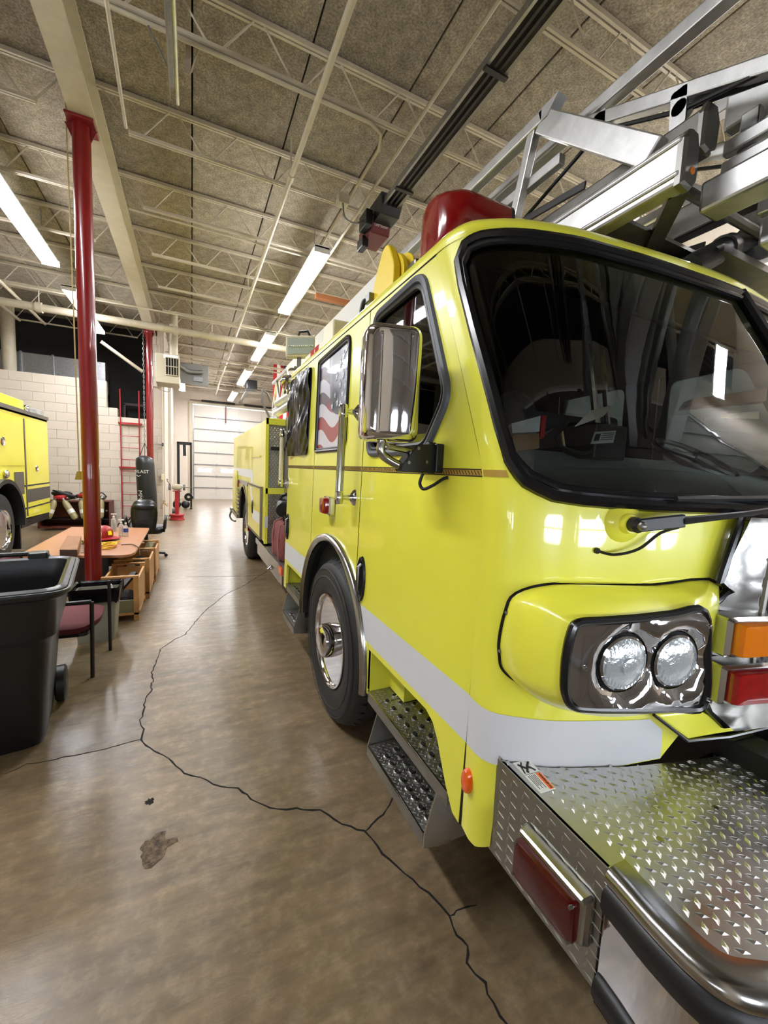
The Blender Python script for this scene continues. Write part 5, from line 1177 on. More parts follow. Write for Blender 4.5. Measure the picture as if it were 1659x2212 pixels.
# ---------------- aerial ladder over the cab
LD = thing('aerial_ladder', None, None, (TX, 4.8, 0)); LD.parent = T; LD.location = (0, 0, 0)
def rail(x, y0, y1, z, w, h, m=BRIGHT, nm='ladder_rail', bv=.008):
    for s in (0, 1):
        xx = x if s == 0 else 2 * TX - x
        MB().bx(xx - w / 2, xx + w / 2, y0, y1, z - h / 2, z + h / 2).build(nm, m, LD, smooth=0, bevel=bv)
rail(1.585, .96, 9.0, 2.74, .075, .17, nm='base_rail', bv=.012)
rail(1.55, .96, 9.0, 2.80, .02, .02, nm='rail_bead'); rail(1.55, .96, 9.0, 2.69, .02, .02, nm='rail_bead')
rail(1.57, 1.64, 9.0, 3.36, .06, .06, nm='hand_rail')
for s in (0, 1):
    def mx_(p): return Vector((p[0] if s == 0 else 2 * TX - p[0], p[1], p[2]))
    cap = [(1.545, 2.65), (1.60, 2.64), (1.628, 2.67), (1.63, 2.78), (1.61, 2.83), (1.57, 2.835), (1.545, 2.80)]
    MB().loft([[mx_((a, .975, b)) for a, b in cap], [mx_((a, .955, b)) for a, b in cap], [mx_((1.587 + (a - 1.587) * .8, .944, 2.74 + (b - 2.74) * .92)) for a, b in cap]]).build('rail_end_cap', STEELD, LD, smooth=0)
    MB().lathe([(0, -.004), (.012, -.003), (.013, 0)], mx_((1.592, .944, 2.70)), (0, 1, 0), 12).build('cap_reflector', AMB, LD)
    MB().beam(mx_((1.57, 1.66, 3.345)), mx_((1.57, 1.07, 2.825)), .05, .10, (0, .6, .8)).build('end_brace', BRIGHT, LD, smooth=0, bevel=.006)
    MB().prism([(1.60, 3.39), (1.72, 3.39), (1.70, 3.33), (1.66, 3.33)], lambda a, b: mx_((1.54, a - .05, b + .0)), (.06 if s == 0 else -.06, 0, 0)).build('rail_tip', BRIGHT, LD, smooth=0)
    MB().beam(mx_((1.57, 1.72, 3.34)), mx_((1.57, 1.86, 2.82)), .045, .05).build('end_post', BRIGHT, LD, smooth=0, bevel=.005)
    for k in range(8):
        y = 1.86 + k * .9
        MB().beam(mx_((1.57, y + .04, 2.82)), mx_((1.57, y + .45, 3.34)), .035, .04).build('truss_bar', BRIGHT, LD, smooth=0)
        MB().beam(mx_((1.57, y + .45, 3.34)), mx_((1.57, y + .88, 2.82)), .035, .04).build('truss_bar', BRIGHT, LD, smooth=0)
    # inner sections
    MB().bx(*sorted((mx_((1.72, 0, 0)).x, mx_((1.78, 0, 0)).x)), -.4, 8.5, 3.33, 3.39).build('inner_hand_rail', BRIGHT, LD, smooth=0, bevel=.006)
    MB().beam(mx_((1.74, 1.66, 3.37)), mx_((1.74, .15, 2.70)), .05, .055).build('sloping_rail', BRIGHT, LD, smooth=0, bevel=.006)
    MB().bx(*sorted((mx_((1.70, 0, 0)).x, mx_((1.78, 0, 0)).x)), .99, 8.5, 2.84, 2.985).build('inner_base_rail', ALUD, LD, smooth=0, bevel=.01)
    cap2 = [(1.69, 2.84), (1.73, 2.83), (1.785, 2.86), (1.79, 2.95), (1.76, 3.0), (1.71, 3.0), (1.69, 2.96)]
    MB().loft([[mx_((a, 1.0, b)) for a, b in cap2], [mx_((a, .985, b)) for a, b in cap2], [mx_((1.74 + (a - 1.74) * .8, .975, 2.915 + (b - 2.915) * .9)) for a, b in cap2]]).build('rail_end_cap', STEELD, LD, smooth=0)
    for k in range(7):
        y = 2.0 + k * .9
        MB().beam(mx_((1.74, y, 2.98)), mx_((1.74, y + .45, 3.34)), .03, .035).build('truss_bar', BRIGHT, LD, smooth=0)
        MB().beam(mx_((1.74, y + .45, 3.34)), mx_((1.74, y + .9, 2.98)), .03, .035).build('truss_bar', BRIGHT, LD, smooth=0)
    MB().bx(*sorted((mx_((1.72, 0, 0)).x, mx_((1.84, 0, 0)).x)), -.35, .985, 2.615, 2.725).build('fly_beam', BRIGHT, LD, smooth=0, bevel=.012)
    MB().bx(*sorted((mx_((1.86, 0, 0)).x, mx_((1.90, 0, 0)).x)), -.35, 1.0, 2.87, 2.925).build('fly_rail', BRIGHT, LD, smooth=0, bevel=.008)
    MB().bx(*sorted((mx_((1.86, 0, 0)).x, mx_((1.90, 0, 0)).x)), -.35, 1.0, 2.80, 2.85).build('fly_rail', BRIGHT, LD, smooth=0, bevel=.008)
    MB().bx(*sorted((mx_((1.90, 0, 0)).x, mx_((1.96, 0, 0)).x)), -.3, 1.03, 2.99, 3.14).build('fly_panel', BRIGHT, LD, smooth=0, bevel=.012)
    MB().bx(*sorted((mx_((1.88, 0, 0)).x, mx_((1.93, 0, 0)).x)), .90, .96, 2.70, 3.0).build('fly_post', STEEL, LD, smooth=0, bevel=.005)
    MB().prism([(1.72, 2.85), (2.1, 2.85), (2.1, 3.02), (1.95, 3.02)], lambda a, b: mx_((1.555, a, b)), (.02 if s == 0 else -.02, 0, 0)).build('gusset_plate', BRIGHT, LD, smooth=0)
    MB().beam(mx_((1.54, 1.9, 2.93)), mx_((1.54, 1.35, 2.87)), .012, .035).build('slot_bar', BLK, LD, smooth=0, bevel=.005)
    MB().beam(mx_((1.60, 2.1, 3.12)), mx_((1.60, 1.55, 3.12)), .04, .05).build('mid_rail', BRIGHT, LD, smooth=0, bevel=.004)
    for yb, zb, k in ((1.454, 3.235, 0), (1.094, 3.059, 1)):
        MB().prism(rpoly([(yb - .03, zb - .07), (yb + .03, zb - .07), (yb + .035, zb + .07), (yb - .025, zb + .07)], .012, 3), lambda a, b: mx_((1.715, a, b)), (.012 if s == 0 else -.012, 0, 0)).build('pulley_bracket', BRIGHT, LD, smooth=0)
        MB().lathe([(0, -.025), (.028, -.025), (.022, 0), (.028, .025), (0, .025)], mx_((1.74, yb, zb)), (1, 0, 0), 16).build('pulley', BRIGHT, LD)
    MB().tube([mx_((1.66, 2.35, 2.86)), mx_((1.725, 1.454, 3.225)), mx_((1.725, 1.094, 3.05)), mx_((1.725, .5, 2.9)), mx_((1.74, -.2, 2.72))], .0095, 8).build('cable', RUB, LD)
    MB().tube([mx_((1.74, 1.05, 3.05)), mx_((1.8, .75, 2.98)), mx_((1.86, .2, 2.9))], .018, 8).build('hydraulic_hose', RUB, LD)
    MB().prism([(3.5, 2.80), (7.5, 2.80), (7.5, 3.40), (3.5, 3.40)], lambda a, b: mx_((1.535, a, b)), (.012 if s == 0 else -.012, 0, 0)).build('name_board', WHITE, LD, smooth=0)
for k in range(20):
    y = 1.05 + k * .36; MB().tube([(1.60, y, 2.74), (2.40, y, 2.74)], .02, 8).build('rung', ALUD, LD)
for k in range(6): MB().beam((1.62, 1.0 + k * .72, 2.67), (2.38, 1.72 + k * .72, 2.67), .06, .03).build('cross_brace', ALUD, LD, smooth=0)
MB().bx(1.62, 2.38, 1.2, 1.9, 2.67, 2.685).bx(1.62, 2.38, 2.2, 3.2, 2.67, 2.685).build('floor_plate', ALUD, LD, smooth=0)
# water monitor slung below the ladder tip
yc = 1.12
m0, m1, m2 = at(1488, 580, y=yc), at(1560, 540, y=yc), at(1700, 490, y=yc)
mn = MB().tube([m1, m2], .045, 16).tube([m1.lerp(m2, .35), m1.lerp(m2, .5)], .062, 16).tube([m1, m1.lerp(m2, .08)], .06, 16).build('water_monitor', ALUD, LD)
MB().tube([m0, m1], .052, 16).build('hose_sleeve', RUB, LD)
MB().bx(2.05, 2.95, 1.05, 1.5, 2.60, 2.63).build('monitor_tray', ALUD, LD, smooth=0)
MB().bx(1.9, 2.9, 1.5, 1.56, 2.53, 2.70).build('bed_support', BLK, T, smooth=0)
MB().bx(1.6, 2.4, 3.4, 3.6, 2.45, 2.66).build('bed_cradle', ALUD, T, smooth=0)
MB().lathe([(.6, 0), (.6, .15), (.5, .45), (.5, .5)], (TX, 6.6, 2.16), (0, 0, 1), 32).build('turntable', STEELD, T)

# ---------------- loose gear on the running board and papers on the dash
bgc = at(590, 1190, x=.84)
bg = thing('gear_bag', 'faded red canvas gear bag with straps standing on the running board', 'bag', (.93, 4.32, .635))
random.seed(3)
bb_ = MB(); loops = []
for k, (z, s) in enumerate(((.64, .9), (.66, 1.0), (.75, 1.05), (.85, 1.0), (.94, .95), (1.0, .82), (1.02, .5))):
    loops.append([(.92 + (a * .105 + .008 * math.sin(q * 2.1 + k * 1.7)) * s, 4.36 + (b * .30 + .02 * math.sin(q * 1.3 + k * 2.3)) * s, z) for q, (a, b) in enumerate(rpoly([(-1, -1), (1, -1), (1, 1), (-1, 1)], .5, 4))])
bb_.loft(loops).build('bag_body', BAGM, bg, smooth=60)
for yy in (4.18, 4.5): MB().tube([(.81, yy, .65), (.805, yy + .02, .85), (.83, yy + .04, 1.0), (.92, yy + .04, 1.04)], .012, 6).build('strap', mat('pink_webbing', (158, 100, 96), .9), bg)
MB().tube(spline([(.87, 4.2, 1.01), (.86, 4.1, 1.08), (.87, 4.25, 1.1), (.9, 4.4, 1.02)]), .009, 6).build('carry_strap', BLK, bg)
sw2 = thing('rescue_saw', 'black and grey power tool resting above the red gear bag', 'power tool', (.94, 4.5, 1.04))
MB().lathe([(0, -.11), (.07, -.11), (.09, -.06), (.09, .06), (.06, .11), (0, .11)], (.92, 4.42, 1.19), (.3, .9, .2), 18).build('tool_housing', mat('grey_tool_casing', (96, 98, 100), .5), sw2)
MB().lathe([(0, -.03), (.075, -.03), (.075, .03), (0, .03)], (.87, 4.26, 1.16), (.3, .9, .2), 16).build('tool_nose', BLK, sw2)
MB().tube(spline([(.86, 4.45, 1.24), (.86, 4.3, 1.3), (.9, 4.25, 1.32), (.95, 4.4, 1.27)]), .018, 8).build('tool_handle', BLK, sw2)
MB().bx(.86, .96, 4.5, 4.66, 1.07, 1.24).build('tool_motor', BLK, sw2, smooth=0, bevel=.02)
# papers standing behind the windscreen on the dashboard
def dash_item(name, m, px, y, th, label, cat):
    pts = [at(a, b, y=y + d) for a, b, d in px]; mb = MB().hexa(pts, [p + Vector((0, th, -th * .3)) for p in pts])
    return single(mb, name, m, label, cat, smooth=0), pts
idc, ip = dash_item('id_card', PRINT, [(1276, 959, 0), (1325, 956, 0), (1331, 930, .05), (1285, 933, .05)], 1.06, .002, 'small white identity card lying on the dashboard', 'card')
def ipq(a, b): return ip[0].lerp(ip[1], a).lerp(ip[3].lerp(ip[2], a), b) + Vector((0, -.001, .001))
def ipatch(a0, a1, b0, b1, m, nm): q = [ipq(a0, b0), ipq(a1, b0), ipq(a1, b1), ipq(a0, b1)]; MB().hexa(q, [p + Vector((0, .0015, 0)) for p in q]).build(nm, m, idc, smooth=0)
ipatch(.08, .3, .2, .8, INT, 'portrait_patch')
for b_ in (.25, .42, .59, .76): ipatch(.38, .92, b_, b_ + .05, BLKPR, 'text_line')
dash_item('folded_paper', PAPER, [(1241, 922, 0), (1262, 900, .02), (1276, 888, .03), (1288, 905, .02)], 1.16, .002, 'pointed sheet of cream paper on the dashboard', 'paper')
dash_item('loose_sheet', PAPER, [(1272, 888, 0), (1322, 875, .01), (1306, 897, .0), (1290, 906, 0)], 1.2, .002, 'slanted sheet of cream paper beside the pointed sheet', 'paper')
dash_item('ring_binder', WHITE, [(1107, 935, 0), (1165, 932, 0), (1168, 898, .02), (1105, 915, .02)], 1.06, .04, 'white binder leaning in the corner of the windscreen', 'binder')
dash_item('cardboard_box', CARDB, [(1112, 975, 0), (1165, 968, 0), (1165, 936, .02), (1108, 939, .02)], 1.02, .01, 'flat brown cardboard piece below the white binder', 'cardboard')
dash_item('red_folder', REDF, [(1167, 945, 0), (1176, 945, 0), (1181, 898, .02), (1170, 898, .02)], 1.08, .04, 'narrow red folder leaning beside the white binder', 'folder')
dash_item('wooden_board', CARDB, [(1482, 880, 0), (1655, 866, 0), (1658, 838, .02), (1495, 862, .02)], 1.25, .04, 'long brown board resting on the dashboard', 'board')
dash_item('paper_strip', PAPER, [(1558, 902, 0), (1640, 905, 0), (1640, 888, .03), (1570, 893, .03)], 1.18, .003, 'pale strip of paper near the centre of the dashboard', 'paper')
# ================================================================== second truck in the left bay
LX = -2.45
L2 = thing('rescue_truck', 'older yellow fire truck with dark grey stripe in the second bay', 'fire truck', (LX - 1.2, 6.5, 0))
def ls(px, py): return at(px, py, x=LX)
YR = 9.7
arc2 = [(7.55 + .62 * math.cos(math.radians(a)), .60 + .62 * math.sin(math.radians(a))) for a in [0 + 180 * i / 20 for i in range(21)]]
o2 = [(YR, .56), (YR, 2.28), (3.6, 2.28), (3.6, .56)] + list(reversed(arc2))
tb = sheet(o2, [], lambda a, b: (LX, a, b), .4).build('truck_body', YEL2, L2, smooth=0, solid=.03, out=(1, 0, 0))
MB().bx(LX - 2.4, LX - .03, YR - .03, YR, .56, 2.28).bx(LX - 2.4, LX, 3.6, YR, 2.25, 2.28).bx(LX - 2.4, LX - 2.37, 3.6, YR, .56, 2.28).bx(LX - 2.37, LX - .03, 3.6, 3.63, .6, 2.25).build('body_box', YEL2, L2, smooth=0)
MB().bx(LX - 2.42, LX + .02, 3.6, YR + .02, 2.28, 2.34).build('roof_rim', STEELD, L2, smooth=0)
MB().bx(LX - .3, LX - .1, 5.5, 8.9, 2.34, 2.52).build('hose_bed_side', YEL2, L2, smooth=0, bevel=.01)
MB().ball((LX - .12, 9.05, 2.42), .055, 12).build('chrome_beacon', CHROME, L2)
MB().bx(LX - .2, LX - .02, 9.2, 9.62, 2.34, 2.44).build('clear_light', CLEARP, L2, smooth=0, bevel=.02)
hx = .5 * (ls(52, 905).y + ls(58, 1130).y)
MB().tube([(LX + .004, hx, .62), (LX + .004, hx, 2.2)], .014, 8).build('door_hinge', STEELD, L2)
for y0, y1, z0, z1 in ((hx + .03, YR - .04, .62, 2.2), (7.0, hx - .04, 1.45, 2.2), (5.4, 6.9, .7, 2.2)):
    MB().bx(LX, LX + .006, y0, y1, z0, z1).build('locker_door', YEL2, L2, smooth=0, bevel=.003)
for px, py, r in ((78, 1012, .05), (4, 953, .06)):
    p = ls(px, py); MB().lathe([(0, .0), (r * .6, .004), (r, .016), (r * 1.1, .002)], (LX + .006, p.y, p.z), (1, 0, 0), 18).build('latch_ring', CHROME, L2)
p = ls(10, 1024); MB().ball((LX + .02, p.y, p.z), .065, 12, (.5, 1, 1)).build('fuel_cap', CHROME, L2)
p0, p1 = ls(30, 1020), ls(50, 1060); MB().bx(LX, LX + .02, p0.y, p1.y, p1.z - .05, p0.z).build('vent_plate', STEELD, L2, smooth=0)
zb0, zb1 = ls(105, 1075).z, ls(105, 1050).z
MB().bx(LX, LX + .009, hx + .02, YR, zb0, zb1).build('grey_stripe', mat('dark_grey_tape', (70, 66, 60), .5), L2, smooth=0)
MB().bx(LX, LX + .0085, hx - .6, YR, zb1 + .05, zb1 + .075).bx(LX, LX + .0085, hx - .2, YR, zb0 - .1, zb0 - .075).build('thin_stripe', BLKPR, L2, smooth=0)
fl2 = MB(); loops = []
for a in [-8 + 196 * i / 26 for i in range(27)]:
    c, s = math.cos(math.radians(a)), math.sin(math.radians(a)); loops.append([(LX + .07, 7.55 + .66 * c, .60 + .66 * s), (LX + .07, 7.55 + .60 * c, .60 + .60 * s), (LX - .3, 7.55 + .60 * c, .60 + .60 * s), (LX - .3, 7.55 + .66 * c, .60 + .66 * s)])
fl2.loft(loops).build('arch_flare', RUB, L2)
MB().bx(LX - .9, LX - .31, 6.9, 8.2, .2, 1.3).build('wheel_well', DARK, L2, smooth=0)
MB().bx(LX - 2.3, LX - .02, 8.3, YR, .44, .56).bx(LX - 1.6, LX - .5, 4, 9.4, .35, .5).build('under_frame', BLK, L2, smooth=0)
MB().bx(LX - .4, LX - .02, 8.22, 8.26, .12, .62).build('mud_flap', BLK, L2, smooth=0)
wl2 = wheel(LX - .02 - .3, 7.55, .53, 'rear_wheel', L2)
# tyre faces the aisle: rim on the +x side
MB().lathe([(.3, -.02), (.29, .012), (.275, .0), (.26, -.06), (.2, -.12), (.12, -.13), (.1, -.04), (.0, -.04)], (LX - .01, 7.55, .526), (1, 0, 0), 32).build('wheel_rim', CHROME, wl2)
wheel(LX - 2.3, 7.55, .53, 'rear_wheel', L2); wheel(LX - .32, 4.4, .53, 'front_wheel', L2); wheel(LX - 2.3, 4.4, .53, 'front_wheel', L2)

# ================================================================== table and what lies on it
TZ = .585
tc = [at(38, 1200, z=TZ), at(272, 1201, z=TZ), at(303, 1176, z=TZ), at(322, 1140, z=TZ), at(155, 1138, z=TZ)]
tb_ = thing('work_table', 'wooden laminate table standing behind the red column', 'table', (-1.1, 6.2, 0))
top = rpoly([(-1.62, 5.26), (-.63, 5.06), (-.575, 5.2), (-.59, 7.12), (-1.62, 7.36)], [.03, .07, .07, .05, .03], 4)
MB().prism(top, lambda a, b: (a, b, TZ - .03), (0, 0, .03)).build('table_top', TABLE, tb_, smooth=0, bevel=.004)
for yy in (5.45, 6.9): MB().bx(-1.45, -.88, yy, yy + .04, .06, TZ - .03).build('end_panel', TABLED, tb_, smooth=0)
for xx in (-1.46, -.9):
    for yy in (5.47, 6.92): MB().bx(xx - .03, xx + .03, yy - .03, yy + .03, 0, TZ - .03).build('leg', BLK, tb_, smooth=0)
def on_t(px, py): return at(px, py, z=TZ)
# helmet
hc = on_t(229, 1168); hm = thing('fire_helmet', 'red fire helmet with yellow panels on the table', 'helmet', (hc.x, hc.y, TZ))
HCx, HCy = hc.x - .04, hc.y + .06
MB().lathe([(.105, 0), (.112, .03), (.108, .08), (.085, .125), (.05, .145), (0, .152)], (HCx, HCy, TZ + .035), (0, 0, 1), 24).build('shell', REDD, hm)
br = MB(); loops = []
for sgn in (1,):
    inner_ = [(HCx + .108 * math.cos(2 * PI * k / 28), HCy + .108 * math.sin(2 * PI * k / 28), TZ + .045) for k in range(28)]
    outer_ = [(HCx + (.14 + .05 * max(0, math.cos(2 * PI * k / 28 - .1))) * math.cos(2 * PI * k / 28), HCy + (.14 + .03 * max(0, -math.sin(2 * PI * k / 28))) * math.sin(2 * PI * k / 28), TZ + .028) for k in range(28)]
    low = [(x, y, z - .006) for x, y, z in outer_]; li = [(x, y, z - .03) for x, y, z in inner_]
    br.loft([inner_, outer_, low, li], (False, False))
br.build('brim', REDD, hm)
MB().lathe([(.10, 0), (.108, .02), (.10, .036)], (HCx, HCy, TZ + .0), (0, 0, 1), 24).build('liner', BLK, hm)
for k in (-40, -100): a = math.radians(k); MB().prism([(-.025, 0), (.025, 0), (.022, .05), (-.022, .05)], lambda u, v: (HCx + (.113 - v * .2) * math.cos(a) - u * math.sin(a), HCy + (.113 - v * .2) * math.sin(a) + u * math.cos(a), TZ + .075 + v), (.004 * math.cos(a), .004 * math.sin(a), 0)).build('yellow_panel', mat('fluorescent_yellow', (232, 214, 20), .5), hm, smooth=0)
# bottles
def bottle(px, py, h, r, label, pump, lab=None):
    c = on_t(px, py); t = thing('pump_bottle' if pump else 'water_bottle', label, 'bottle', (c.x, c.y, TZ))
    MB().lathe([(r * .9, 0), (r, .008), (r, h * .6), (r * .8, h * .72), (r * .35, h * .78), (r * .35, h * .84)], (c.x, c.y, TZ), (0, 0, 1), 18).build('bottle_body', CLEARP, t)
    if pump:
        MB().lathe([(r * .42, h * .8), (r * .42, h * .88), (r * .12, h * .9), (r * .12, h), (0, h)], (c.x, c.y, TZ), (0, 0, 1), 12).build('pump_head', WHITE, t)
        MB().beam((c.x - .03, c.y, TZ + h), (c.x + .035, c.y, TZ + h), .016, .012).build('spout', WHITE, t, smooth=0)
    else: MB().lathe([(r * .4, h * .84), (r * .4, h * .95), (0, h * .95)], (c.x, c.y, TZ), (0, 0, 1), 12).build('cap', WHITE, t)
    if lab: MB().lathe([(r * 1.01, h * .3), (r * 1.01, h * .55)], (c.x, c.y, TZ), (0, 0, 1), 18).build('bottle_label', lab, t)
bottle(246, 1148, .25, .035, 'tall clear pump bottle of hand gel nearest the red helmet', True)
bottle(262, 1158, .22, .032, 'shorter clear pump bottle of hand gel beside the water bottle', True)
bottle(272, 1159, .20, .030, 'clear water bottle with blue label on the table', False, BLUEP)
c = on_t(176, 1196); sk = thing('salt_shaker', 'small glass shaker with metal cap at the table edge', 'shaker', (c.x, c.y + .05, TZ))
MB().lathe([(.02, 0), (.022, .06), (.017, .09)], (c.x, c.y + .06, TZ), (0, 0, 1), 14).build('shaker_body', CLEARP, sk)
MB().lathe([(.019, .09), (.019, .12), (.012, .135), (0, .137)], (c.x, c.y + .06, TZ), (0, 0, 1), 14).build('shaker_cap', STEEL, sk)
# wooden block overhanging the edge
b0 = on_t(134, 1201)
wbk = thing('wooden_block', 'long worn wooden block lying at the table edge', 'wood block', (-1.0, 4.55, TZ))
q4 = [on_t(134, 1201), on_t(171, 1200), on_t(178, 1172), on_t(152, 1172)]; q4[0].y += .0
up_ = Vector((0, 0, .085)); q4 = [at(134, 1201, z=TZ) , at(172, 1201, z=TZ), at(176, 1172, z=TZ), at(146, 1172, z=TZ)]
q4[0] += Vector((0, -.08, 0)); q4[1] += Vector((0, -.08, 0))
MB().hexa(q4, [p + up_ for p in q4]).build('block_body', mat('worn_block_top', (150, 104, 66), .7, var=(8, (122, 80, 50), .2)), wbk, smooth=0, bevel=.006)
e0, e1 = q4[0] + Vector((.004, -.006, .004)), q4[1] + Vector((-.004, -.006, .004))
MB().hexa([e0, e1, e1 + Vector((0, .006, 0)), e0 + Vector((0, .006, 0))], [p + Vector((0, 0, .077)) for p in (e0, e1, e1 + Vector((0, .006, 0)), e0 + Vector((0, .006, 0)))]).build('dark_end', TABLED, wbk, smooth=0)
# coiled cord
random.seed(21); cc = on_t(240, 1182); cm = thing('coiled_cord', 'loosely coiled yellow and orange cord on the table', 'cord', (cc.x, cc.y, TZ))
for m_, n_, nm in ((CORDY, 5, 'yellow_loop'), (CORDO, 2, 'orange_loop')):
    for k in range(n_):
        ph = random.uniform(0, 6); rx = random.uniform(.06, .10); ry = random.uniform(.10, .16); ox, oy = random.uniform(-.03, .02), random.uniform(-.04, .04)
        MB().tube([(cc.x - .04 + ox + rx * math.cos(2 * PI * q / 24 + ph), cc.y + oy + ry * math.sin(2 * PI * q / 24 + ph), TZ + .013 + .008 * k + .005 * math.sin(q)) for q in range(24)], .0055, 6, closed=True).build(nm, m_, cm)
MB().tube(spline([(cc.x + .02, cc.y + .05, TZ + .02), (cc.x + .05, cc.y + .1, TZ + .05), (cc.x + .06, cc.y + .2, TZ + .03), (cc.x + .03, cc.y + .28, TZ + .01)]), .007, 6).build('plug_end', CORDY, cm)
gc_ = thing('grey_cable', 'grey cable running over the edge of the table', 'cable', (-.6, 5.5, TZ))
MB().tube(spline([on_t(262, 1178) + Vector((0, 0, .006)), on_t(285, 1177) + Vector((0, 0, .008)), Vector((-.585, 5.5, TZ + .012)), Vector((-.565, 5.48, TZ - .02)), Vector((-.555, 5.45, .5))]), .006, 6).build('cable_run', STEELD, gc_)

# ================================================================== chairs
oc = thing('office_chair', 'black leather office chair pushed up to the far end of the table', 'chair', (-.62, 7.670, 0))
bk = MB(); loops = []
for z, w, d, yo in ((.44, .12, .04, 0), (.54, .17, .06, -.01), (.66, .19, .065, 0), (.78, .196, .07, .02), (.88, .185, .075, .03), (.95, .15, .06, .035), (.985, .09, .03, .04)):
    loops.append([(-.69 + w * math.cos(2 * PI * k / 20) * (1 if abs(math.cos(2 * PI * k / 20)) < .8 else .97), 7.470 + yo + d * math.sin(2 * PI * k / 20), z) for k in range(20)])
bk.loft(loops).build('backrest', LEATH, oc, smooth=60)
MB().lathe([(.0, -.165), (.03, -.14), (.05, -.08), (.055, 0), (.05, .08), (.03, .14), (0, .165)], (-.69, 7.420, .88), (1, 0, 0), 14).build('head_roll', LEATH, oc)
MB().prism(rpoly([(-.80, .50), (-.58, .50), (-.56, .68), (-.82, .68)], .06, 4), lambda a, b: (a, 7.405, b), (0, .02, 0)).build('back_pocket', VINYL, oc, smooth=0)
MB().loft([[(-.69 + .26 * s * a, 7.740 + .25 * s * b, z) for a, b in rpoly([(-1, -1), (1, -1), (1, 1), (-1, 1)], .4, 4)] for z, s in ((.42, .9), (.45, 1), (.50, 1), (.53, .9))]).build('seat', LEATH, oc, smooth=50)
for s in (-1, 1): MB().tube(spline([(-.69 + s * .27, 7.540, .45), (-.69 + s * .29, 7.560, .66), (-.69 + s * .29, 7.770, .68), (-.69 + s * .27, 7.870, .46)]), .02, 8).build('armrest', BLKP, oc)
MB().tube([(-.69, 7.720, .08), (-.69, 7.720, .44)], .03, 10).build('gas_lift', BLK, oc)
for k in range(5): a = 2 * PI * k / 5; MB().tube([(-.69, 7.720, .09), (-.69 + .28 * math.cos(a), 7.720 + .28 * math.sin(a), .06)], .02, 6).build('base_spoke', BLKP, oc); MB().lathe([(.028, -.02), (.028, .02)], (-.69 + .29 * math.cos(a), 7.720 + .29 * math.sin(a), .029), (math.sin(a), -math.cos(a), 0), 10).build('caster', BLK, oc)
# folding camp chair leaning behind
fc = thing('folded_camp_chair', 'black folded camp chair with mesh leaning by the office chair', 'chair', (-1.1, 8.2, 0))
for a, b in (((-1.22, 8.3, 0), (-.78, 8.5, .98)), ((-1.0, 8.25, 0), (-.62, 8.45, .95)), ((-1.22, 8.3, .35), (-.95, 8.2, .62))): MB().tube([a, b], .014, 6).build('frame_tube', BLK, fc)
MB().loft([[(-1.16 + .3 * u, 8.22 + .1 * u, .12 + .02 * math.sin(u * 9)), (-1.16 + .3 * u, 8.24 + .1 * u, .50 + .05 * math.sin(u * 7))] for u in [i / 10 for i in range(11)]], (False, False), False).build('seat_cloth', VINYL, fc, solid=.008)
# guest chair with maroon seat
gc = thing('guest_chair', 'black framed chair with maroon seat beside the black bin', 'chair', (-.85, 3.7, 0))
SZ = .415
MB().loft([[(x, y, z) for x, y in rpoly([(-1.12 + q, 3.42 + q), (-.70 - q, 3.40 + q), (-.625 - q, 3.62), (-.655 - q, 3.93 - q), (-1.12 + q, 3.95 - q)], .08, 4)] for z, q in ((SZ - .055, .01), (SZ - .03, 0), (SZ - .012, 0), (SZ, .015))]).build('seat', MAROON, gc, smooth=50)
MB().prism(rpoly([(-1.1, 3.44), (-.68, 3.42), (-.66, 3.92), (-1.1, 3.93)], .05, 3), lambda a, b: (a, b, SZ - .08), (0, 0, .025)).build('seat_pan', BLK, gc, smooth=0)
MB().tube([(-.665, 3.47, 0), (-.655, 3.455, .575)], .014, 8).build('leg', BLK, gc); MB().tube([(-.625, 3.93, 0), (-.625, 3.94, .60)], .013, 8).build('leg', BLK, gc)
MB().tube([(-1.14, 3.5, 0), (-1.14, 3.5, .575)], .014, 8).build('leg', BLK, gc); MB().tube([(-1.14, 3.95, 0), (-1.14, 3.95, .575)], .014, 8).build('leg', BLK, gc)
MB().tube([(-.655, 3.44, .58), (-.70, 3.43, .582), (-1.14, 3.43, .58)], .016, 8).build('armrest', BLK, gc)
MB().tube([(-1.14, 3.5, .57), (-1.18, 3.6, .85)], .014, 8).tube([(-1.14, 3.95, .57), (-1.18, 3.9, .85)], .014, 8).build('back_frame', BLK, gc)
MB().loft([[(-1.17 + o, 3.52, .6), (-1.17 + o, 3.92, .6), (-1.2 + o, 3.9, .88), (-1.2 + o, 3.56, .88)] for o in (-.02, .02)]).build('backrest', MAROON, gc, smooth=0, bevel=.015)

# ================================================================== bins and crates
bn_ = thing('wheeled_bin', 'large black wheeled rubbish bin without lid', 'bin', (-.98, 2.9, 0))
ba = math.radians(9)
BC = Vector((-1.0, 2.83, 0))
def bp2(a, b, z): return BC + Vector((a * math.cos(ba) - b * math.sin(ba), a * math.sin(ba) + b * math.cos(ba), z))
def rr(hw, hd, r=.09): return rpoly([(-hw, -hd), (hw, -hd), (hw, hd), (-hw, hd)], r, 6)
def bl_(hw, hd, z, dy=0, r=.09): return [bp2(a, b + dy, z) for a, b in rr(hw, hd, r)]
lo = [bl_(.225, .25, 0, .09), bl_(.235, .26, .04, .085), bl_(.285, .345, .62, .03), bl_(.295, .355, .66, .02), bl_(.315, .375, .68, .02), bl_(.33, .40, .88, 0, .1), bl_(.345, .415, .90, 0, .1), bl_(.365, .435, .905, 0, .1), bl_(.372, .442, .925, 0, .1), bl_(.365, .435, .945, 0, .1), bl_(.345, .415, .955, 0, .1), bl_(.325, .395, .945, 0, .1), bl_(.315, .385, .9, 0, .1), bl_(.27, .33, .6, .03), bl_(.215, .24, .05, .09)]
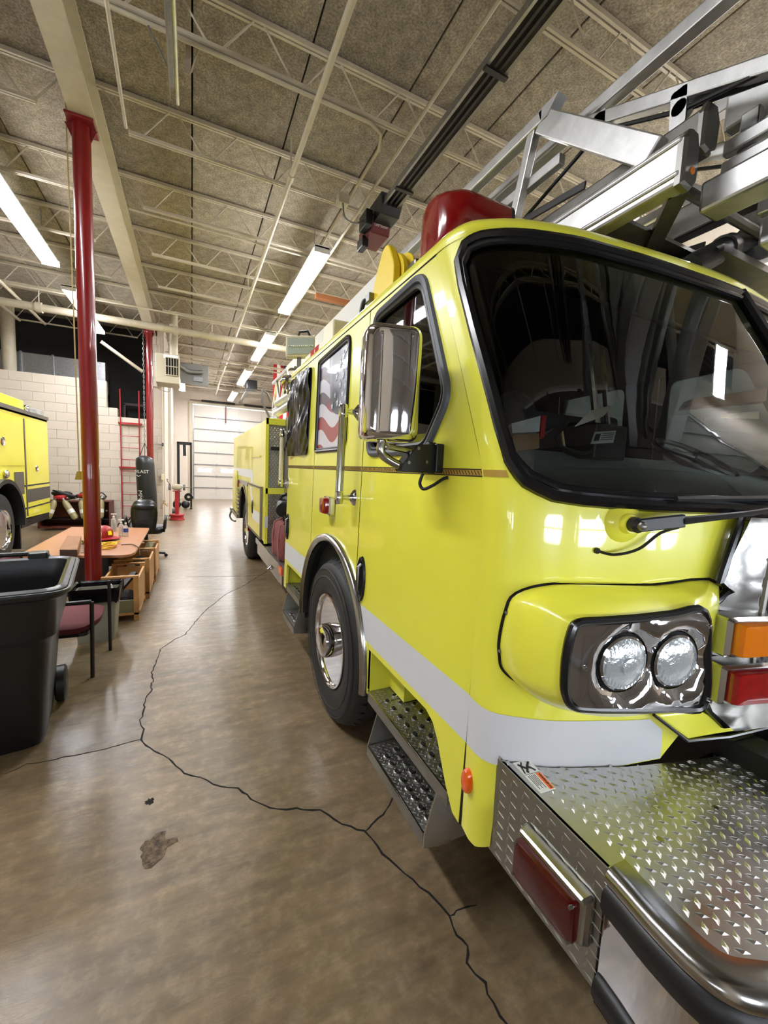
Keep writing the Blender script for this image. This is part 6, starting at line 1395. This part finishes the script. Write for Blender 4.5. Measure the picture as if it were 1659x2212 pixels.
MB().loft(lo, (True, True)).build('bin_body', BLKP, bn_, smooth=40)
MB().tube([bp2(a, b, .93) for a, b in rr(.375, .445, .1)], .012, 6, closed=True).build('rim_bead', BLKP, bn_)
for sx_ in (-.27, .27):
    MB().lathe([(.0, -.03), (.10, -.03), (.115, -.02), (.115, .02), (.10, .03), (0, .03)], bp2(sx_, .34, .115), (math.cos(ba), math.sin(ba), 0), 24).build('bin_wheel', RUB, bn_)
MB().tube([bp2(-.3, .345, .115), bp2(.3, .345, .115)], .012, 8).build('axle', STEELD, bn_)
MB().tube([bp2(-.28, .46, .93), bp2(-.25, .53, .96), bp2(.2, .53, .96), bp2(.23, .46, .93)], .016, 8).build('bin_handle', BLKP, bn_)
for a in (-.18, .12): MB().hexa([bp2(a, .40, .94), bp2(a + .1, .40, .94), bp2(a + .1, .50, .94), bp2(a, .50, .94)], [bp2(a, .40, .985), bp2(a + .1, .40, .985), bp2(a + .1, .50, .985), bp2(a, .50, .985)]).build('lid_hinge', BLKP, bn_, smooth=0, bevel=.01)
# small grey waste bin with black liner
wb_ = thing('waste_bin', 'grey plastic waste bin with a black liner behind the guest chair', 'bin', (-.76, 4.25, 0))
def wl3(hw, hd, z, r=.03): return [(-.765 + a, 4.26 + b, z) for a, b in rr(hw, hd, r)]
MB().loft([wl3(.13, .11, 0), wl3(.135, .115, .02), wl3(.165, .14, .44), wl3(.155, .13, .44), wl3(.125, .105, .03)], (True, True)).build('bin_body', GREYP, wb_, smooth=40)
random.seed(9)
lin_ = [[(-.765 + (p[0] + .765) * s + random.uniform(-.006, .006) * j, 4.26 + (p[1] - 4.26) * s + random.uniform(-.006, .006) * j, z + random.uniform(-.012, .012) * j) for p in wl3(.175, .15, z)] for z, s, j in ((.36, 1.0, 1.4), (.42, 1.03, 1), (.475, 1.06, .3), (.49, 1.04, .2), (.475, .96, .2), (.3, .82, 1))]
MB().loft(lin_, (False, True)).build('bin_liner', FOIL, wb_, smooth=25)
single(MB().ball((-.66, 4.2, .46), .035, 10, (.7, .8, 1.4)), 'discarded_cup', WHITE, 'crumpled white cup poking out of the waste bin', 'cup')
# wooden crates under the table edge
def crate(y0, y1, x0, x1, h, label, m=WOOD):
    t = thing('wooden_crate', label, 'crate', ((x0 + x1) / 2, (y0 + y1) / 2, 0), 'pine crates along the table')
    for yy in (y0, y1 - .03):
        MB().bx(x1 - .045, x1, yy, yy + .045, 0, h + .02).build('corner_post', m, t, smooth=0, bevel=.003)
        MB().bx(x0, x0 + .045, yy, yy + .045, 0, h + .02).build('corner_post', m, t, smooth=0, bevel=.003)
        MB().bx(x0, x1, yy, yy + .045, h + .02, h + .04).build('top_rail', m, t, smooth=0, bevel=.003)
    MB().bx(x1 - .02, x1 - .002, y0 + .045, y1, .10, h).build('side_board', m, t, smooth=0)
    MB().bx(x0, x0 + .02, y0, y1, .10, h).build('side_board', m, t, smooth=0)
    MB().bx(x0, x1, y0 + .01, y0 + .028, .08, h * .5).build('end_board', WOODG, t, smooth=0)
    MB().bx(x0, x1, y1 - .02, y1, .08, h).build('end_board', m, t, smooth=0)
    MB().bx(x0, x1, y0, y1, .06, .08).build('bottom_board', m, t, smooth=0)
    return t
crate(4.62, 5.25, -.80, -.485, .42, 'pine crate beside the grey waste bin, front one of three')
crate(5.34, 6.0, -.80, -.45, .44, 'pine crate in the middle of the three along the table')
crate(6.08, 6.72, -.80, -.44, .42, 'pine crate farthest along, next to the office chair')
single(MB().ball((-.63, 5.65, .25), .14, 14, (.9, 1.2, .8)), 'canvas_bundle', OLIVE, 'olive canvas bundle stuffed in the middle crate', 'bundle')
single(MB().lathe([(.03, 0), (.055, 0), (.055, .1), (.03, .1)], (-.58, 5.55, .40), (.3, -.9, .4), 16, closed=True), 'rubber_coupling', RUB, 'black rubber ring lying in the middle crate', 'ring')
single(MB().beam((-.62, 6.2, .22), (-.52, 6.5, .45), .10, .05), 'dark_tool_case', OLIVE, 'dark green case leaning in the farthest crate', 'case', smooth=0)
single(MB().beam((-.72, 4.75, .22), (-.56, 5.0, .40), .06, .03), 'tool_handle', BLK, 'dark tool leaning in the front crate', 'tool', smooth=0)
single(MB().ball((-.64, 4.95, .16), .11, 12, (1, 1.3, .6)), 'rag_pile', INT, 'dark rag heap in the front crate', 'rags')

# ================================================================== back of the room
bx_ = thing('bottle_rack', 'low red brown wooden rack holding air cylinders', 'rack', (-2.35, 11.2, 0))
RX0, RX1, RY0, RY1 = -3.02, -1.70, 11.05, 11.6
MB().bx(RX0, RX1, RY1 - .02, RY1, .05, .62).build('back_board', WOODR, bx_, smooth=0)
MB().bx(RX0, RX1, RY0 + .14, RY1, .62, .64).build('top_board', WOODR, bx_, smooth=0)
for xx in (RX0, -2.03, RX1 - .02): MB().bx(xx, xx + .02, RY0, RY1, .05, .62).build('upright', WOODR, bx_, smooth=0)
MB().bx(RX0, RX1, RY0 + .1, RY1, .22, .24).build('shelf', BLK, bx_, smooth=0)
MB().bx(RX0, RX1, RY0, RY1, .05, .08).build('bottom_board', WOODR, bx_, smooth=0)
MB().lathe([(0, -.03), (.02, -.03), (.02, 0)], (RX1 - .06, RY0 - .01, .44), (0, 1, 0), 10).build('rack_knob', STEEL, bx_)
def cyl(x0, z0, x1, z1, label):
    a, b = Vector((x0, 11.0, z0)), Vector((x1, 11.1, z1)); d = (b - a).normalized(); L = (b - a).length
    t = thing('air_cylinder', label, 'air cylinder', tuple(a), 'air cylinders in the rack')
    MB().lathe([(.0, -.0), (.04, 0), (.062, .03), (.065, .06), (.065, L * .78), (.05, L * .92), (.025, L)], a, d, 18).build('tank', CYLY, t)
    MB().lathe([(.066, L * .3), (.066, L * .5)], a, d, 18).build('tank_label', PRINT, t)
    MB().lathe([(.025, L), (.03, L + .05), (.0, L + .06)], a, d, 12).build('valve', STEELD, t)
cyl(-2.83, .27, -2.72, .66, 'pale yellow air cylinder leaning at the left end of the rack')
cyl(-2.33, .26, -2.56, .66, 'pale yellow air cylinder leaning the other way in the rack')
cyl(-2.17, .26, -2.25, .66, 'pale yellow air cylinder half hidden behind the red column')
cyl(-1.88, .27, -1.87, .68, 'pale yellow upright air cylinder at the right end of the rack')
hz_ = thing('breathing_harness', 'heap of black breathing apparatus straps on the rack', 'harness', (-2.5, 11.3, .64))
random.seed(4)
for k in range(9):
    c = Vector((random.uniform(-2.75, -2.15), random.uniform(11.15, 11.45), random.uniform(.68, .82))); MB().ball(c, random.uniform(.06, .10), 10, (1.3, 1, .7)).build('harness_lump', VINYL if k % 3 else REDD, hz_)
for k in range(3): MB().tube(spline([(random.uniform(-2.8, -2.1), random.uniform(11.1, 11.3), random.uniform(.66, .95)) for q in range(4)]), .014, 6).build('hose', BLK, hz_)
hv = thing('spare_valve', 'small dark valve with hose on the right end of the rack', 'valve', (-1.87, 11.3, .64))
MB().ball((-1.87, 11.2, .72), .06, 10, (1.4, 1, .8)).build('valve_body', STEELD, hv); MB().tube(spline([(-1.95, 11.2, .78), (-1.87, 11.18, .84), (-1.78, 11.2, .74)]), .014, 6).build('hose', BLK, hv)
# punching bag with lettering
PB = Vector((-.98, 10.95, 0))
pbg = thing('punching_bag', 'black hanging punching bag with white lettering by the far column', 'punching bag', (PB.x, PB.y, .32))
lp = []
for z, r, dx in ((.33, .17, .05), (.36, .195, .05), (.8, .205, .035), (1.2, .20, .015), (1.55, .19, 0), (1.66, .175, -.01), (1.70, .12, -.01), (1.73, .05, -.01)):
    lp.append([(PB.x + dx + r * math.cos(2 * PI * k / 26), PB.y + r * math.sin(2 * PI * k / 26), z) for k in range(26)])
MB().loft(lp).build('bag_body', VINYL, pbg, smooth=60)
def bagpt(a, z, o=.004):
    r = .205 + o; th = -PI / 2 + a / .2; dx = .05 - (z - .36) * .04
    return Vector((PB.x + dx + r * math.cos(th), PB.y + r * math.sin(th), z))
text_mb('EVERLAST', .10, lambda a, b, c: bagpt(a - .14, 1.36 + b, .003 + c), .001).build('lettering', PRINT, pbg, smooth=0)
MB().tube([bagpt(-.2, 1.28), bagpt(-.14, 1.25), bagpt(-.08, 1.28)], .006, 5).build('emblem', PRINT, pbg)
text_mb('MMA', .14, lambda a, b, c: bagpt(-.13 + b, .78 - a, .003 + c), .001).build('lettering', PRINT, pbg, smooth=0)
for k in range(3): a = 2 * PI * k / 3 + .6; MB().tube([(PB.x + .13 * math.cos(a), PB.y + .13 * math.sin(a), 1.69), (PB.x, PB.y, 2.02)], .007, 6).build('bag_strap', BLK, pbg)
chn = thing('hanging_chain', 'steel chain from the beam to the punching bag', 'chain', (PB.x, PB.y, 2.02))
lk = None
for k in range(44):
    z = 2.03 + k * .061
    ring_ = MB().tube([(.014 * math.cos(2 * PI * q / 10), 0, .032 + .04 * math.sin(2 * PI * q / 10)) for q in range(10)], .006, 5, closed=True) if lk is None else None
    if lk is None:
        o = ring_.build('link', STEELD, None); lk = o
    else: o = lk.copy(); COL.objects.link(o)
    o.parent = chn; o.location = (0, 0, z - 2.02); o.rotation_euler.z = (k % 2) * PI / 2
# bench grinder on a red pedestal
gr_ = thing('bench_grinder', 'bench grinder on a red pedestal with a red wheel base', 'grinder', (-.36, 12.7, 0))
GX, GY = -.375, 12.75
MB().lathe([(.19, 0), (.2, .02), (.17, .05), (.17, .1), (.2, .14), (.19, .16), (.1, .17), (0, .17)], (GX, GY, 0), (0, 0, 1), 24).build('rim_base', REDD, gr_)
MB().bx(GX - .05, GX + .05, GY - .05, GY + .05, .16, .80).build('pedestal', REDD, gr_, smooth=0, bevel=.006)
MB().bx(GX - .11, GX + .11, GY - .09, GY + .09, .80, .82).build('top_plate', REDD, gr_, smooth=0)
MB().lathe([(0, -.13), (.06, -.12), (.085, -.05), (.085, .05), (.06, .12), (0, .13)], (GX, GY, .92), (1, 0, 0), 18).build('motor', TAN, gr_)
for s in (-1, 1): MB().lathe([(.02, -.03), (.09, -.03), (.09, .03), (.02, .03)], (GX + s * .18, GY, .92), (1, 0, 0), 18).build('grinding_wheel', STEELD, gr_)
MB().tube([(GX - .15, GY - .05, .95), (GX - .25, GY - .1, 1.12)], .008, 6).build('shield_arm', BLK, gr_); MB().ball((GX - .27, GY - .1, 1.13), .05, 10, (1, .3, .7)).build('eye_shield', BLK, gr_)
MB().tube(spline([(GX - .05, GY, .15), (GX - .25, GY - .02, .12), (GX - .3, GY + .02, .4), (GX - .24, GY - .02, .45)]), .01, 6).build('power_cord', BLK, gr_)
# power rack with weights
rk = thing('power_rack', 'black steel exercise rack near the back door', 'exercise rack', (-.22, 16, 0))
for x in (-.43, -.02):
    for y in (15.9, 16.9): MB().bx(x - .03, x + .03, y - .03, y + .03, 0, 2.32).build('upright', BLK, rk, smooth=0)
for y in (15.9, 16.9): MB().bx(-.46, .01, y - .03, y + .03, 2.27, 2.33).build('cross_bar', BLK, rk, smooth=0)
for x in (-.43, -.02): MB().bx(x - .03, x + .03, 15.9, 16.9, 2.27, 2.33).bx(x - .03, x + .03, 15.6, 17, 0, .06).build('side_bar', BLK, rk, smooth=0)
MB().tube([(-.23, 15.88, 2.25), (-.22, 15.86, 1.85)], .05, 8).build('grip_strap', BLK, rk)
MB().tube([(-.6, 15.86, .75), (.2, 15.86, .75)], .014, 8).build('barbell', STEELD, rk)
for px, py, r, lab in ((382, 1090, .14, 'grey weight ball on the floor inside the exercise rack'), (401, 1090, .14, 'dark weight ball beside the rack upright'), (371, 1105, .11, 'dark medicine ball against the passage wall')):
    p = at(px, py + 8, z=0); single(MB().ball((p.x, p.y, r), r, 16), 'weight_ball', VINYL, lab, 'ball', 'balls around the exercise rack')
single(MB().lathe([(.05, 0), (.14, 0), (.14, .05), (.05, .05)], (-.1, 15.7, .42), (.1, 1, .2), 20, closed=True), 'weight_plate', BLK, 'black weight plate hanging at the rack', 'weight plate')
# air hose drop and pull rope
rp = thing('pull_rope', 'tan pull rope with a yellow handle hanging beside the red column', 'rope', (-1.07, 5.2, 1.4))
ry = 5.25; r0, r1 = at(133, 0, y=ry), at(171, 1015, y=ry)
MB().tube([at(133, 0, y=ry), at(160, 700, y=ry), at(171, 1018, y=ry)], .006, 6).build('rope_line', ROPE, rp)
MB().loft([[at(167, 1018, y=ry) + Vector((a, b, 0)) for a, b in ((-.0, -.02), (.055, -.02), (.055, .02), (0, .02))], [at(165, 1036, y=ry) + Vector((a, b, 0)) for a, b in ((-.01, -.025), (.07, -.025), (.07, .025), (-.01, .025))]]).build('rope_handle', mat('mustard_tag', (150, 124, 20), .7), rp, smooth=0)
MB().tube([(-.62, 11.9, 1.55), (-.55, 11.9, 1.55)], .02, 8)
ob = thing('outlet_box', 'pale electrical box with pipe on the passage corner', 'outlet box', (-.66, 11.75, 1.2))
MB().bx(-.70, -.64, 11.70, 11.79, 1.15, 1.3).build('box', IVORY, ob, smooth=0, bevel=.005); MB().tube([(-.67, 11.76, 1.3), (-.67, 11.76, 4.0)], .012, 6).build('conduit', CREAM, ob)
tp_ = thing('water_tap', 'small brass water tap on the passage corner', 'tap', (-.64, 11.7, .5))
MB().tube([(-.66, 11.78, .55), (-.60, 11.6, .55), (-.56, 11.55, .5)], .015, 8).build('spigot', GOLD, tp_); MB().tube([(-.64, 11.65, .55), (-.64, 11.65, .62)], .01, 6).bx(-.67, -.61, 11.64, 11.66, .61, .63).build('handle', GOLD, tp_)
wh = thing('wall_hook', 'black swing hook fixed to the block wall beside the red column', 'hook', (-.72, 11.7, 2.05))
MB().bx(-.68, -.64, 11.70, 11.79, 2.0, 2.08).build('hook_base', BLK, wh, smooth=0); MB().tube([(-.66, 11.7, 2.04), (-.86, 11.6, 2.07)], .008, 6).tube([(-.66, 11.7, 2.0), (-.86, 11.6, 1.97)], .006, 6).build('hook_rod', STEELD, wh)
